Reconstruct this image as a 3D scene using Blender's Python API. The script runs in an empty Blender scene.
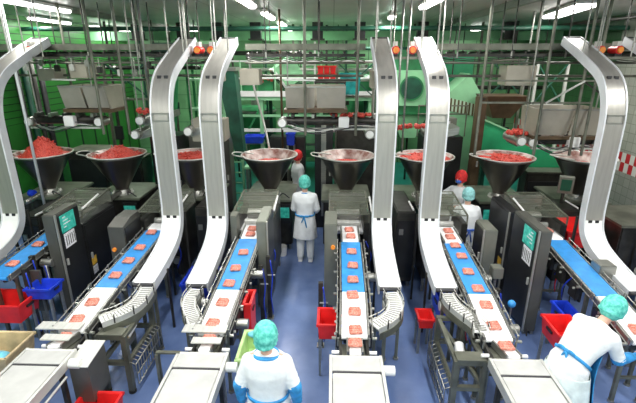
import bpy, bmesh, math, random
from mathutils import Vector, Matrix
random.seed(7)
PI = math.pi
V = Vector
sc = bpy.context.scene
COL = sc.collection

# ------------------------------------------------------------------ materials
def nt(name):
    m = bpy.data.materials.new(name); m.use_nodes = True
    t = m.node_tree; b = t.nodes['Principled BSDF']
    return m, t, b

def mat(name, col, rough=.5, metal=0., var=.0, scale=6., bump=0., col2=None, emit=None, es=0., stretch=None, spec=None, wrinkle=None):
    m, t, b = nt(name)
    b.inputs['Base Color'].default_value = (*col, 1)
    b.inputs['Roughness'].default_value = rough
    b.inputs['Metallic'].default_value = metal
    if spec is not None: b.inputs['Specular IOR Level'].default_value = spec
    if emit:
        b.inputs['Emission Color'].default_value = (*emit, 1); b.inputs['Emission Strength'].default_value = es
    if var or bump or col2:
        tc = t.nodes.new('ShaderNodeTexCoord'); mp = t.nodes.new('ShaderNodeMapping')
        if stretch: mp.inputs['Scale'].default_value = stretch
        n = t.nodes.new('ShaderNodeTexNoise'); n.inputs['Scale'].default_value = scale; n.inputs['Detail'].default_value = 5
        t.links.new(tc.outputs['Object'], mp.inputs[0]); t.links.new(mp.outputs[0], n.inputs['Vector'])
        r = t.nodes.new('ShaderNodeValToRGB')
        a = col; c2 = col2 or tuple(min(1, c * (1 + var)) for c in col)
        a = tuple(max(0, c * (1 - var)) for c in col)
        r.color_ramp.elements[0].position = .35; r.color_ramp.elements[1].position = .65
        r.color_ramp.elements[0].color = (*a, 1); r.color_ramp.elements[1].color = (*c2, 1)
        t.links.new(n.outputs['Fac'], r.inputs[0]); t.links.new(r.outputs[0], b.inputs['Base Color'])
        if bump:
            bp = t.nodes.new('ShaderNodeBump'); bp.inputs['Strength'].default_value = bump; bp.inputs['Distance'].default_value = .02
            t.links.new(n.outputs['Fac'], bp.inputs['Height']); t.links.new(bp.outputs[0], b.inputs['Normal'])
    return m

def lines_mat(name, col, linecol, specs, rough=.45, var=.15):
    """specs: list of (axis, period, width, zmin, zmax) dark grooves on an object-space axis"""
    m, t, b = nt(name); b.inputs['Roughness'].default_value = rough
    tc = t.nodes.new('ShaderNodeTexCoord'); sp = t.nodes.new('ShaderNodeSeparateXYZ')
    t.links.new(tc.outputs['Object'], sp.inputs[0])
    def mth(op, a, v=None, c=None):
        n = t.nodes.new('ShaderNodeMath'); n.operation = op
        for i, x in enumerate((a, v, c)):
            if x is None: continue
            if isinstance(x, (int, float)): n.inputs[i].default_value = x
            else: t.links.new(x, n.inputs[i])
        return n.outputs[0]
    tot = None
    for ax, per, w, z0, z1 in specs:
        s = mth('DIVIDE', sp.outputs['XYZ'.index(ax)], per)
        f = mth('FRACT', s)
        l = mth('LESS_THAN', f, w / per)
        l = mth('MULTIPLY', l, mth('GREATER_THAN', sp.outputs[2], z0))
        l = mth('MULTIPLY', l, mth('LESS_THAN', sp.outputs[2], z1))
        tot = l if tot is None else mth('MAXIMUM', tot, l)
    n = t.nodes.new('ShaderNodeTexNoise'); n.inputs['Scale'].default_value = 1.3; n.inputs['Detail'].default_value = 6
    t.links.new(tc.outputs['Object'], n.inputs['Vector'])
    r = t.nodes.new('ShaderNodeValToRGB')
    r.color_ramp.elements[0].position = .3; r.color_ramp.elements[1].position = .7
    r.color_ramp.elements[0].color = (*[c * (1 - var) for c in col], 1); r.color_ramp.elements[1].color = (*[min(1, c * (1 + var)) for c in col], 1)
    t.links.new(n.outputs['Fac'], r.inputs[0])
    mx = t.nodes.new('ShaderNodeMix'); mx.data_type = 'RGBA'
    t.links.new(tot, mx.inputs[0]); t.links.new(r.outputs[0], mx.inputs[6]); mx.inputs[7].default_value = (*linecol, 1)
    t.links.new(mx.outputs[2], b.inputs['Base Color'])
    return m

M = {}
M['steel'] = mat('brushed_steel', (.36, .36, .33), .36, .8, .12, 5, .02, stretch=(1, 1, 8))
M['steel_pale'] = mat('pale_steel', (.62, .62, .58), .42, .5, .07, 4, .015, stretch=(8, 1, 1))
M['steel_dark'] = mat('dark_steel', (.045, .043, .038), .40, .5, .35, 5, .03)
M['steel_olive'] = mat('worn_olive_steel', (.16, .165, .13), .42, .55, .3, 4, .03)
M['hopper'] = mat('hopper_steel', (.15, .135, .125), .28, .85, .15, 3, .02, stretch=(1, 1, .3))
M['hopper_in'] = mat('smeared_hopper_inside', (.55, .25, .2), .4, .4, .5, 6, .05, col2=(.75, .68, .64))
M['rail'] = mat('pale_rail', (.68, .70, .72), .45, .2, .06, 5)
M['chute'] = mat('chute_face', (.40, .39, .355), .38, .6, .08, 3, .01, stretch=(6, 1, .6))
M['black'] = mat('black_plastic', (.02, .02, .022), .45, 0, .3, 8)
M['rubber'] = mat('dark_rubber', (.035, .035, .04), .6, 0, .3, 8)
M['cab'] = mat('cabinet_grey', (.13, .13, .115), .4, .5, .12, 3, .01)
M['cab_lt'] = mat('cabinet_light', (.23, .24, .20), .4, .5, .12, 3, .01)
M['cab_dk'] = mat('cabinet_dark', (.022, .023, .024), .32, .2, .25, 3)
M['door_edge'] = mat('door_trim', (.45, .45, .41), .35, .6, .1)
M['screen'] = mat('green_screen', (.02, .30, .24), .3, 0, .3, 14, emit=(.02, .5, .38), es=.25, col2=(.1, .55, .45))
M['paper'] = mat('paper_label', (.75, .75, .78), .6, 0, .25, 40)
M['yellow'] = mat('yellow_label', (.75, .45, .05), .5, 0, .2, 20)
M['orange'] = mat('orange_button', (.9, .3, .04), .35)
M['blue_belt'] = mat('blue_belt', (.035, .27, .66), .42, 0, .1, 10)
M['white_belt'] = mat('white_belt', (.86, .86, .86), .4, 0, .05, 10)
M['grey_belt'] = mat('grey_belt', (.47, .47, .45), .5, 0, .06, 7)
M['patty'] = mat('meat_patty', (.68, .17, .11), .45, 0, .15, 60, .5, col2=(.92, .42, .33))
M['mince'] = mat('minced_meat', (.5, .02, .015), .42, 0, .1, 45, .8, col2=(.80, .12, .08))
M['deck'] = mat('greenish_deck', (.19, .21, .16), .3, .4, .25, 4)
M['red'] = mat('red_plastic', (.72, .02, .02), .38, 0, .15, 5)
M['blue'] = mat('blue_plastic', (.015, .05, .55), .35, 0, .3, 5)
M['cyan'] = mat('cyan_bag', (.15, .5, .65), .4, 0, .3, 12, .3)
M['lime'] = mat('green_tote', (.42, .62, .25), .5, 0, .15, 6)
M['tan'] = mat('tan_tote', (.58, .45, .26), .5, 0, .3, 5)
M['white'] = mat('white_plastic', (.82, .82, .80), .4, 0, .05, 8)
M['coat'] = mat('white_cloth', (.80, .83, .84), .75, 0, .06, 9, .5)
M['film'] = mat('white_apron_film', (.68, .78, .78), .45, 0, .12, 9, .5)
M['bluecloth'] = mat('blue_cloth', (.03, .28, .62), .6, 0, .25, 14, .4)
M['cap'] = mat('mint_cap', (.05, .52, .42), .7, 0, .22, 30, .5, col2=(.18, .7, .6))
M['cap_pale'] = mat('pale_mint_cap', (.25, .55, .55), .7, 0, .2, 30, .5)
M['cap_red'] = mat('red_cap', (.72, .03, .03), .7, 0, .2, 30, .5)
M['skin'] = mat('skin', (.68, .40, .30), .55, 0, .08, 9)
M['hair'] = mat('dark_hair', (.08, .05, .03), .7)
M['eye'] = mat('eye', (.03, .03, .03), .2)
M['lip'] = mat('lip', (.45, .15, .13), .5)
M['mask'] = mat('blue_mask', (.06, .16, .6), .7)
M['boot'] = mat('white_boot', (.75, .75, .74), .45)
M['green'] = mat('green_machine_paint', (.025, .20, .07), .42, 0, .35, 2.2)
M['green_lt'] = mat('pale_green_paint', (.26, .56, .31), .42, 0, .2, 1.5)
M['green_dk'] = mat('dark_green_paint', (.008, .07, .04), .5, 0, .4, 3)
M['green_bright'] = mat('bright_green_panel', (.025, .36, .15), .4, 0, .3, 1.2)
M['teal'] = mat('teal_plastic', (.01, .28, .27), .35, 0, .5, 5)
M['beige'] = mat('beige_steel', (.40, .37, .30), .45, .35, .1, 3, .01)
M['brown'] = mat('brown_steel', (.10, .065, .035), .5, .3, .3, 3)
M['cream'] = mat('cream_wall_panel', (.6, .72, .58), .6)
M['ceiling'] = lines_mat('ceiling_panels', (.60, .58, .58), (.3, .3, .3), [('X', 1.2, .02, -9, 9), ('Y', 4.0, .03, -9, 9)], .38, .08)
M['wall_l'] = lines_mat('green_wall', (.022, .17, .022), (.001, .012, .003), [('Y', .72, .085, -2.4, .32), ('Z', .155, .02, .32, 9)], .5, .22)
M['wall_b'] = lines_mat('pale_green_wall', (.12, .30, .13), (.03, .11, .045), [('X', 1.25, .03, -9, 9), ('Z', .5, .015, -9, 9)], .5, .3)
M['floor'] = mat('blue_resin_floor', (.115, .185, .40), .25, 0, .12, 1.6, .015, col2=(.17, .25, .48))
M['floor_t'] = mat('teal_floor', (.02, .26, .2), .3, 0, .2, 2)
M['white_grille'] = lines_mat('grille_bands', (.45, .6, .45), (.1, .08, .03), [('X', .09, .045, -9, 9)], .5)

def tile_mat():
    m, t, b = nt('tiled_wall'); b.inputs['Roughness'].default_value = .35
    tc = t.nodes.new('ShaderNodeTexCoord'); sp = t.nodes.new('ShaderNodeSeparateXYZ'); t.links.new(tc.outputs['Object'], sp.inputs[0])
    cb = t.nodes.new('ShaderNodeCombineXYZ'); t.links.new(sp.outputs[1], cb.inputs[0]); t.links.new(sp.outputs[2], cb.inputs[1])
    br = t.nodes.new('ShaderNodeTexBrick'); br.offset = 0; t.links.new(cb.outputs[0], br.inputs['Vector'])
    br.inputs['Scale'].default_value = 1; br.inputs['Brick Width'].default_value = .2; br.inputs['Row Height'].default_value = .2
    br.inputs['Mortar Size'].default_value = .006
    br.inputs['Color1'].default_value = (.27, .28, .24, 1); br.inputs['Color2'].default_value = (.33, .33, .29, 1); br.inputs['Mortar'].default_value = (.16, .17, .14, 1)
    br2 = t.nodes.new('ShaderNodeTexBrick'); br2.offset = 0; t.links.new(cb.outputs[0], br2.inputs['Vector'])
    br2.inputs['Scale'].default_value = 1; br2.inputs['Brick Width'].default_value = .2; br2.inputs['Row Height'].default_value = .2; br2.inputs['Mortar Size'].default_value = .006
    br2.inputs['Color1'].default_value = (.03, .10, .035, 1); br2.inputs['Color2'].default_value = (.04, .13, .045, 1); br2.inputs['Mortar'].default_value = (.015, .05, .018, 1)
    def mth(op, a, v):
        n = t.nodes.new('ShaderNodeMath'); n.operation = op
        for i, x in enumerate((a, v)):
            if isinstance(x, (int, float)): n.inputs[i].default_value = x
            else: t.links.new(x, n.inputs[i])
        return n.outputs[0]
    far = mth('GREATER_THAN', sp.outputs[1], 10.8)
    mx = t.nodes.new('ShaderNodeMix'); mx.data_type = 'RGBA'; t.links.new(far, mx.inputs[0]); t.links.new(br.outputs[0], mx.inputs[6]); t.links.new(br2.outputs[0], mx.inputs[7])
    # red / white chequered band
    ch = t.nodes.new('ShaderNodeTexChecker'); ch.inputs['Scale'].default_value = 4.6; mpc = t.nodes.new('ShaderNodeMapping'); mpc.inputs['Scale'].default_value = (1.5, 1, 1); t.links.new(cb.outputs[0], mpc.inputs[0]); t.links.new(mpc.outputs[0], ch.inputs['Vector'])
    ch.inputs['Color1'].default_value = (.5, .02, .03, 1); ch.inputs['Color2'].default_value = (.66, .66, .62, 1)
    band = mth('MULTIPLY', mth('GREATER_THAN', sp.outputs[2], 1.305), mth('LESS_THAN', sp.outputs[2], 1.74))
    mx2 = t.nodes.new('ShaderNodeMix'); mx2.data_type = 'RGBA'; t.links.new(band, mx2.inputs[0]); t.links.new(mx.outputs[2], mx2.inputs[6]); t.links.new(ch.outputs[0], mx2.inputs[7])
    t.links.new(mx2.outputs[2], b.inputs['Base Color'])
    return m
M['tiles'] = tile_mat()

def clear_mat(name, col, alpha):
    m, t, b = nt(name); b.inputs['Base Color'].default_value = (*col, 1); b.inputs['Roughness'].default_value = .12
    b.inputs['Alpha'].default_value = alpha
    return m
M['clear'] = clear_mat('clear_guard', (.30, .33, .25), .13)
M['clear_conv'] = clear_mat('clear_side_guide', (.9, .92, .92), .5)

# ------------------------------------------------------------------ mesh helpers
class MB:
    def __init__(s): s.bm = bmesh.new()
    def _xf(s, vs, mtx):
        for v in vs: v.co = mtx @ v.co
    def box(s, c, d, rot=(0, 0, 0), bev=0):
        r = bmesh.ops.create_cube(s.bm, size=1)
        m = Matrix.Translation(c) @ (Matrix.Rotation(rot[2], 4, 'Z') @ Matrix.Rotation(rot[1], 4, 'Y') @ Matrix.Rotation(rot[0], 4, 'X')) @ Matrix.Diagonal((*d, 1))
        s._xf(r['verts'], m)
        if bev:
            es = list({e for v in r['verts'] for e in v.link_edges})
            bmesh.ops.bevel(s.bm, geom=es, offset=bev, segments=2, affect='EDGES')
        return s
    def bb(s, x0, x1, y0, y1, z0, z1, bev=0):
        return s.box(((x0 + x1) / 2, (y0 + y1) / 2, (z0 + z1) / 2), (abs(x1 - x0), abs(y1 - y0), abs(z1 - z0)), bev=bev)
    def beam(s, a, b, w, h, up=(0, 0, 1)):
        a, b = V(a), V(b); y = (b - a); L = y.length; y.normalize()
        x = y.cross(V(up))
        if x.length < 1e-4: x = V((1, 0, 0))
        x.normalize(); z = x.cross(y)
        R = Matrix((x, y, z)).transposed().to_4x4()
        r = bmesh.ops.create_cube(s.bm, size=1)
        s._xf(r['verts'], Matrix.Translation((a + b) / 2) @ R @ Matrix.Diagonal((w, L, h, 1)))
        return s
    def cyl(s, a, b, r, r2=None, seg=10, caps=True):
        a, b = V(a), V(b); d = b - a
        q = d.to_track_quat('Z', 'Y').to_matrix().to_4x4()
        res = bmesh.ops.create_cone(s.bm, cap_ends=caps, segments=seg, radius1=r, radius2=r if r2 is None else r2, depth=d.length)
        s._xf(res['verts'], Matrix.Translation((a + b) / 2) @ q)
        return s
    def ball(s, c, r, sc_=(1, 1, 1), rot=None, u=14, v=9):
        res = bmesh.ops.create_uvsphere(s.bm, u_segments=u, v_segments=v, radius=r)
        m = Matrix.Translation(c) @ (rot.to_4x4() if rot else Matrix.Identity(4)) @ Matrix.Diagonal((*sc_, 1))
        s._xf(res['verts'], m); return s
    def cap(s, a, b, r, r2, seg=12):
        s.cyl(a, b, r, r2, seg); s.ball(a, r, u=seg, v=8); s.ball(b, r2, u=seg, v=8); return s
    def rings(s, rs, close=True, caps=True):
        prev = None; first = None
        for ring in rs:
            vs = [s.bm.verts.new(p) for p in ring]
            if prev:
                n = len(vs)
                for i in range(n if close else n - 1):
                    s.bm.faces.new((prev[i], prev[(i + 1) % n], vs[(i + 1) % n], vs[i]))
            else: first = vs
            prev = vs
        if caps and close:
            s.bm.faces.new(list(reversed(first))); s.bm.faces.new(prev)
        return s
    def tube(s, pts, r, seg=8):
        pts = [V(p) for p in pts]; rs = []; n = len(pts); ref = None
        for i, p in enumerate(pts):
            d = (pts[min(i + 1, n - 1)] - pts[max(i - 1, 0)]).normalized()
            if ref is None:
                ref = d.orthogonal().normalized()
            ref = (ref - d * ref.dot(d)).normalized(); o = d.cross(ref)
            rs.append([p + r * (ref * math.cos(2 * PI * k / seg) + o * math.sin(2 * PI * k / seg)) for k in range(seg)])
        return s.rings(rs)
    def lathe(s, prof, c, seg=32, caps=False):
        return s.rings([[V((c[0] + r * math.cos(2 * PI * k / seg), c[1] + r * math.sin(2 * PI * k / seg), c[2] + z)) for k in range(seg)] for r, z in prof], caps=caps)
    def slab(s, prof, x0, x1, th):
        """prof: list of (y,z) centre line; band between x0 and x1 with thickness th behind the line"""
        n = len(prof); rs = []
        for i, (y, z) in enumerate(prof):
            a = prof[max(i - 1, 0)]; b = prof[min(i + 1, n - 1)]
            d = V((0, b[0] - a[0], b[1] - a[1])).normalized(); nn = V((0, -d.z, d.y))
            p = V((0, y, z))
            rs.append([p + V((x0, 0, 0)) + nn * th[0], p + V((x1, 0, 0)) + nn * th[0], p + V((x1, 0, 0)) + nn * th[1], p + V((x0, 0, 0)) + nn * th[1]])
        return s.rings(rs)
    def prism(s, poly, y0, y1):
        """poly in XZ extruded along Y"""
        return s.rings([[V((x, y0, z)) for x, z in poly], [V((x, y1, z)) for x, z in poly]])
    def prismx(s, poly, x0, x1):
        return s.rings([[V((x0, y, z)) for y, z in poly], [V((x1, y, z)) for y, z in poly]])
    def build(s, name, m, parent=None, smooth=False, bevel=0):
        bmesh.ops.recalc_face_normals(s.bm, faces=s.bm.faces)
        me = bpy.data.meshes.new(name); s.bm.to_mesh(me); s.bm.free()
        if smooth:
            for p in me.polygons: p.use_smooth = True
        o = bpy.data.objects.new(name, me); COL.objects.link(o)
        o.data.materials.append(M[m] if isinstance(m, str) else m)
        if parent:
            o.parent = parent
            me.transform(Matrix.Translation(-ORG(parent)))
        if bevel:
            b = o.modifiers.new('b', 'BEVEL'); b.width = bevel; b.segments = 2; b.limit_method = 'ANGLE'
        if smooth == 'auto':
            for p in me.polygons: p.use_smooth = True
            me.set_sharp_from_angle(angle=math.radians(35))
        return o

def ORG(o):
    v = V((0, 0, 0))
    while o:
        v += V(o.location); o = o.parent
    return v

def tag(o, label, cat, group=None, kind=None):
    o['label'] = label; o['category'] = cat
    if group: o['group'] = group
    if kind: o['kind'] = kind
    return o

def thing(name, label, cat, loc, group=None):
    o = bpy.data.objects.new(name, None); COL.objects.link(o); o.location = loc; o.empty_display_size = .1
    return tag(o, label, cat, group)

def solo(mb, name, m, label, cat, loc, group=None, kind=None, smooth=False, bevel=0):
    """a thing that is a single mesh; geometry given in world coordinates, origin moved to loc"""
    o = mb.build(name, m, None, smooth, bevel)
    o.data.transform(Matrix.Translation(-V(loc))); o.location = loc
    return tag(o, label, cat, group, kind)

def struct(name, mb, m):
    o = mb.build(name, m); o['kind'] = 'structure'; return o

def arc(pts, n=6):
    """Catmull-Rom through points"""
    pts = [V(p) for p in pts]; out = []
    P = [pts[0] * 2 - pts[1]] + pts + [pts[-1] * 2 - pts[-2]]
    for i in range(1, len(P) - 2):
        for k in range(n):
            t = k / n; a, b, c, d = P[i - 1], P[i], P[i + 1], P[i + 2]
            out.append(.5 * ((2 * b) + (c - a) * t + (2 * a - 5 * b + 4 * c - d) * t * t + (3 * b - a - 3 * c + d) * t ** 3))
    out.append(pts[-1]); return out

# ------------------------------------------------------------------ setting
XL, XR, YB, YF, ZC = -7.4, 6.7, 16.0, -2.5, 4.75
struct('floor', MB().bb(XL, XR, YF, YB, -.2, 0), 'floor')
struct('floor_far_teal', MB().bb(XL, XR, 9.4, YB, 0, .004), 'floor_t')  # thin teal layer over the far part of the floor
struct('ceiling', MB().bb(XL, XR, YF, YB, ZC, ZC + .2), 'ceiling')
o = struct('wall_left', MB().bb(XL - .2, XL, YF, YB, -2, ZC - 2), 'wall_l'); o.location.z = 2; 
struct('wall_right', MB().bb(XR, XR + .2, YF, YB, 0, ZC), 'tiles')
struct('wall_back', MB().bb(XL, XR, YB, YB + .2, 0, ZC), 'wall_b')
struct('wall_front', MB().bb(XL, XR, YF - .2, YF, 0, ZC), 'cream')
for k, x in enumerate((-5.2, 3.1)):
    struct('trim_%d' % (k + 1), MB().bb(x, x + .09, 2, YB, ZC - .12, ZC), 'steel')
struct('trim_3', MB().cyl((5.9, 5, 4.5), (5.2, YB, 4.58), .035), 'steel_dark')
struct('trim_4', MB().cyl((XL, 10.6, 4.45), (XR, 10.6, 4.45), .05), 'green_dk')
struct('trim_5', MB().bb(XL, XR, 13.5, 13.62, 4.3, 4.55), 'green_lt')
struct('baseboard_left', MB().bb(XL, XL + .05, YF, YB, 0, .25), 'green_dk')

# ------------------------------------------------------------------ lamps
M['tube'] = mat('fluorescent_diffuser', (.9, .9, .9), .4, emit=(1, .99, .95), es=9)
def lamp(x, y, L, ang, label, power=55, w=.16):
    t = thing('ceiling_lamp', label, 'lamp', (x, y, ZC), 'fluorescent ceiling lamps')
    t.rotation_euler.z = ang
    def pl(mb, n, m):
        o = mb.build(n, m); o.parent = t; return o
    pl(MB().box((0, 0, -.05), (w, L, .05)), 'housing', 'white')
    for s in (-1, 1): pl(MB().box((0, s * L * .35, -.012), (.05, .05, .024)), 'bracket', 'steel')
    o = pl(MB().box((0, 0, -.10), (w - .02, L - .06, .055), bev=.02), 'diffuser', 'tube')
    l = bpy.data.lights.new('lamp_light', 'AREA'); l.shape = 'RECTANGLE'; l.size = w; l.size_y = L; l.energy = power; l.color = (1, .985, .95)
    lo = bpy.data.objects.new('lamp_light', l); COL.objects.link(lo); lo.parent = t; lo.location = (0, 0, -.135)
lamps = [
 (-1.42, 7.55, 1.25, 0, 'ceiling lamp left of centre at the top edge, nearest of its row'),
 (-1.40, 9.9, 1.3, 0, 'ceiling lamp left of centre, second of its row from top edge'),
 (-1.38, 12.4, 1.3, 0, 'smallest and farthest lamp of the row left of centre'),
 (1.60, 7.7, 1.5, 0, 'ceiling lamp right of centre at the top edge'),
 (1.30, 10.3, .5, 0, 'short lamp above the pair of orange red motors in the centre'),
 (-5.15, 7.9, 1.9, 0, 'long white lamp in the top left corner, nearest the camera'),
 (-6.9, 11.0, 1.6, 0, 'ceiling lamp at the left edge below the long corner lamp'),
 (-6.9, 14.0, 2.4, 0, 'far ceiling lamp over the green left wall'),
 (4.55, 9.2, 2.4, -.2, 'wide bright ceiling lamp on the right above the slide'),
 (5.9, 8.3, 1.3, 0, 'ceiling lamp cut by the right edge'),
]
for a in lamps: lamp(*a[:5], power=60, w=.34 if a[1] == 9.2 else .16)
for x, lx in ((-5, 'far left'), (-1.45, 'left'), (1.6, 'right'), (5, 'far right')):          # the rows carry on over and behind the camera
    for y, ly in ((4.6, 'third'), (2.0, 'second'), (-.6, 'first')):
        lamp(x, y, 1.3, 0, 'ceiling lamp above the near lines, %s row, %s from the back' % (lx, ly), 75)
for x, l in ((-1.4, 'left of centre'), (1.4, 'right of centre'), (4.6, 'at the right'), (-4.6, 'at the left')): lamp(x, 14.6, 1.3, 0, 'far ceiling lamp over the green mixing area, ' + l, 45)

# ------------------------------------------------------------------ camera
cam = bpy.data.cameras.new('camera'); co = bpy.data.objects.new('camera', cam); COL.objects.link(co)
cam.sensor_width = 36; cam.lens = 36 * 424 / 636; cam.clip_end = 60
co.location = (0, 0, 3.8); co.rotation_euler = (math.radians(90 - 18.7), 0, math.radians(1.92))
sc.camera = co

# ------------------------------------------------------------------ line positions
LX = lambda i: .29 + 1.58 * (i - 3)
LN = {-1: 'far left', 0: 'second from left', 1: 'third from left', 2: 'fourth from left', 3: 'fifth from left, just right of centre',
      4: 'sixth from left', 5: 'third from right', 6: 'rightmost'}
LINE = {0: 'leftmost blue belt line', 1: 'left line with curved track', 2: 'line left of the aisle', 3: 'centre line', 4: 'line right of centre', 5: 'line beside the bending worker'}

# ------------------------------------------------------------------ vacuum fillers with hoppers
HN = {-1: 'leftmost hopper', 0: 'second hopper from the left', 1: 'third hopper from the left', 2: 'pink smeared hopper left of the aisle', 3: 'polished hopper right of the aisle',
      4: 'hopper behind the slide right of centre', 5: 'second hopper from the right', 6: 'rightmost hopper behind the big slide'}
HM = {-1: 'tall heap of', 0: 'low heap of', 1: 'flat layer of', 2: 'small remains of', 3: 'last remains of', 4: 'mounded', 5: 'full layer of', 6: 'shaded layer of'}
def filler(i):
    x = LX(i) * .985 + .01; y = 8.35; zr = 1.96; R = .55
    t = thing('vacuum_filler', 'dark steel filling machine under the ' + HN[i], 'machine', (x, y, 0), 'vacuum fillers with conical hoppers')
    # body
    MB().bb(x - .46, x + .46, y - .3, y + .75, .12, 1.07, bev=.02).build('machine_body', 'steel_dark', t)
    MB().bb(x - .50, x + .50, y - .36, y + .80, 1.07, 1.12, bev=.01).build('deck', 'deck', t)
    for sx in (-1, 1):
        for sy in (-.22, .66): MB().cyl((x + sx * .4, y + sy, 0), (x + sx * .4, y + sy, .13), .03).build('foot', 'steel', t)
    s = -1 if i > 3 else 1
    MB().bb(x + s * .16, x + s * .46, y - .42, y - .3, .64, 1.04, bev=.01).build('control_box', 'cab_dk', t)
    MB().bb(x + s * .19, x + s * .42, y - .428, y - .421, .76, .98).build('display', 'screen', t)
    for k in range(3): MB().bb(x - s * (.1 + .1 * k), x - s * (.16 + .1 * k), y - .31, y - .3, .3, 1.0).build('vent_slot', 'black', t)
    # neck and outlet
    MB().cyl((x, y, 1.12), (x, y, 1.22), .17, .13, 20).build('neck', 'steel', t, 'auto')
    m = MB()
    for k in range(8):
        a = k * PI / 4; m.cyl((x + .19 * math.cos(a), y + .19 * math.sin(a), 1.12), (x + .19 * math.cos(a), y + .19 * math.sin(a), 1.17), .016, seg=6)
    m.lathe([(.15, 1.115), (.215, 1.115), (.215, 1.142), (.15, 1.142)], (x, y, 0), 24); m.build('bolted_flange', 'steel_pale', t)
    MB().tube([(x, y - .1, 1.17), (x, y - .4, 1.17), (x, y - .55, 1.15), (x, y - .75, 1.15)], .05, 12).build('outlet_pipe', 'steel', t, True)
    MB().cyl((x - .22, y - .30, 1.19), (x - .12, y - .32, 1.19), .07, seg=14).build('outlet_cap', 'blue', t, 'auto') if i in (-1, 0, 1) else None
    MB().tube(arc([(x + .2, y - .2, 1.14), (x + .3, y - .35, 1.25), (x + .42, y - .3, 1.14)]), .012).build('hose', 'rubber', t, True)
    # hopper
    prof = [(.13, 1.20), (.14, 1.26), (R - .04, zr - .06), (R, zr - .04), (R, zr), (R - .02, zr), (R - .03, zr - .03), (R - .065, zr - .07), (.12, 1.4)]
    h = MB().lathe(prof[:5], (x, y, 0), 40).build('hopper', 'hopper', t, 'auto')
    MB().lathe([(R, zr), (R - .015, zr + .004), (R - .03, zr - .02), (R - .06, zr - .07), (.13, 1.27), (.02, 1.265)], (x, y, 0), 40).build('inner_lining', 'hopper_in', h, 'auto')
    MB().tube([(x + (R + .012) * math.cos(a * PI / 20), y + (R + .012) * math.sin(a * PI / 20), zr) for a in range(41)], .013).build('rim', 'steel_pale', h, True)
    # loop handle at the left of the rim
    MB().tube(arc([(x - .40, y - .38, zr + .02), (x - .66, y - .30, zr + .05), (x - .70, y - .05, zr + .05), (x - .52, y + .02, zr + .03), (x - .3, y - .1, zr + .03)]), .013).build('loop_handle', 'steel_pale', h, True)
    MB().cyl((x - .5, y - .35, zr + .03), (x - .18, y - .2, zr - .12), .012).build('scraper_arm', 'steel_pale', h)
    # mince
    heap = {-1: .36, 0: .20, 1: .03, 2: -.16, 3: -.2, 4: .06, 5: .0, 6: -.04}[i]
    base = zr - .05 if heap >= 0 else zr - .16
    rr = R - .05 if heap >= 0 else R - .20
    rs = []; nseg = 44
    for k in range(14):
        f = k / 13; rad = rr * f
        ring = []
        for q in range(nseg):
            a = 2 * PI * q / nseg
            hh = (max(heap, .02)) * (math.cos(min(1, f * 1.05) * PI) * .5 + .5)
            hh += random.uniform(-.014, .014) if 0 < k < 13 else 0
            ring.append(V((x + (rad + .002) * math.cos(a) + (.06 * (1 - f) if heap > .05 else 0), y + (rad + .002) * math.sin(a), base + hh)))
        rs.append(ring)
    lo = [V((x + rr * .8 * math.cos(2 * PI * q / nseg), y + rr * .8 * math.sin(2 * PI * q / nseg), base - .1)) for q in range(nseg)]
    m = MB().rings(rs + [lo])
    if heap >= 0:
        for k in range(70 if heap > .3 else 45):
            a = random.uniform(0, 2 * PI); f = random.random() ** .6; hh = max(heap, .02) * (math.cos(f * PI) * .5 + .5)
            c = V((x + rr * f * .95 * math.cos(a) + (.06 * (1 - f) if heap > .05 else 0), y + rr * f * .95 * math.sin(a), base + hh + .005))
            d = V((random.uniform(-1, 1), random.uniform(-1, 1), random.uniform(-.3, .5))).normalized() * .035
            m.cap(c - d, c + d, .014, .014, 6)
    solo(m, 'minced_meat', 'mince', HM[i] + ' red mince in the ' + HN[i], 'meat', (x, y, base), kind='stuff', smooth=True)
for i in range(-1, 7): filler(i)

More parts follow.
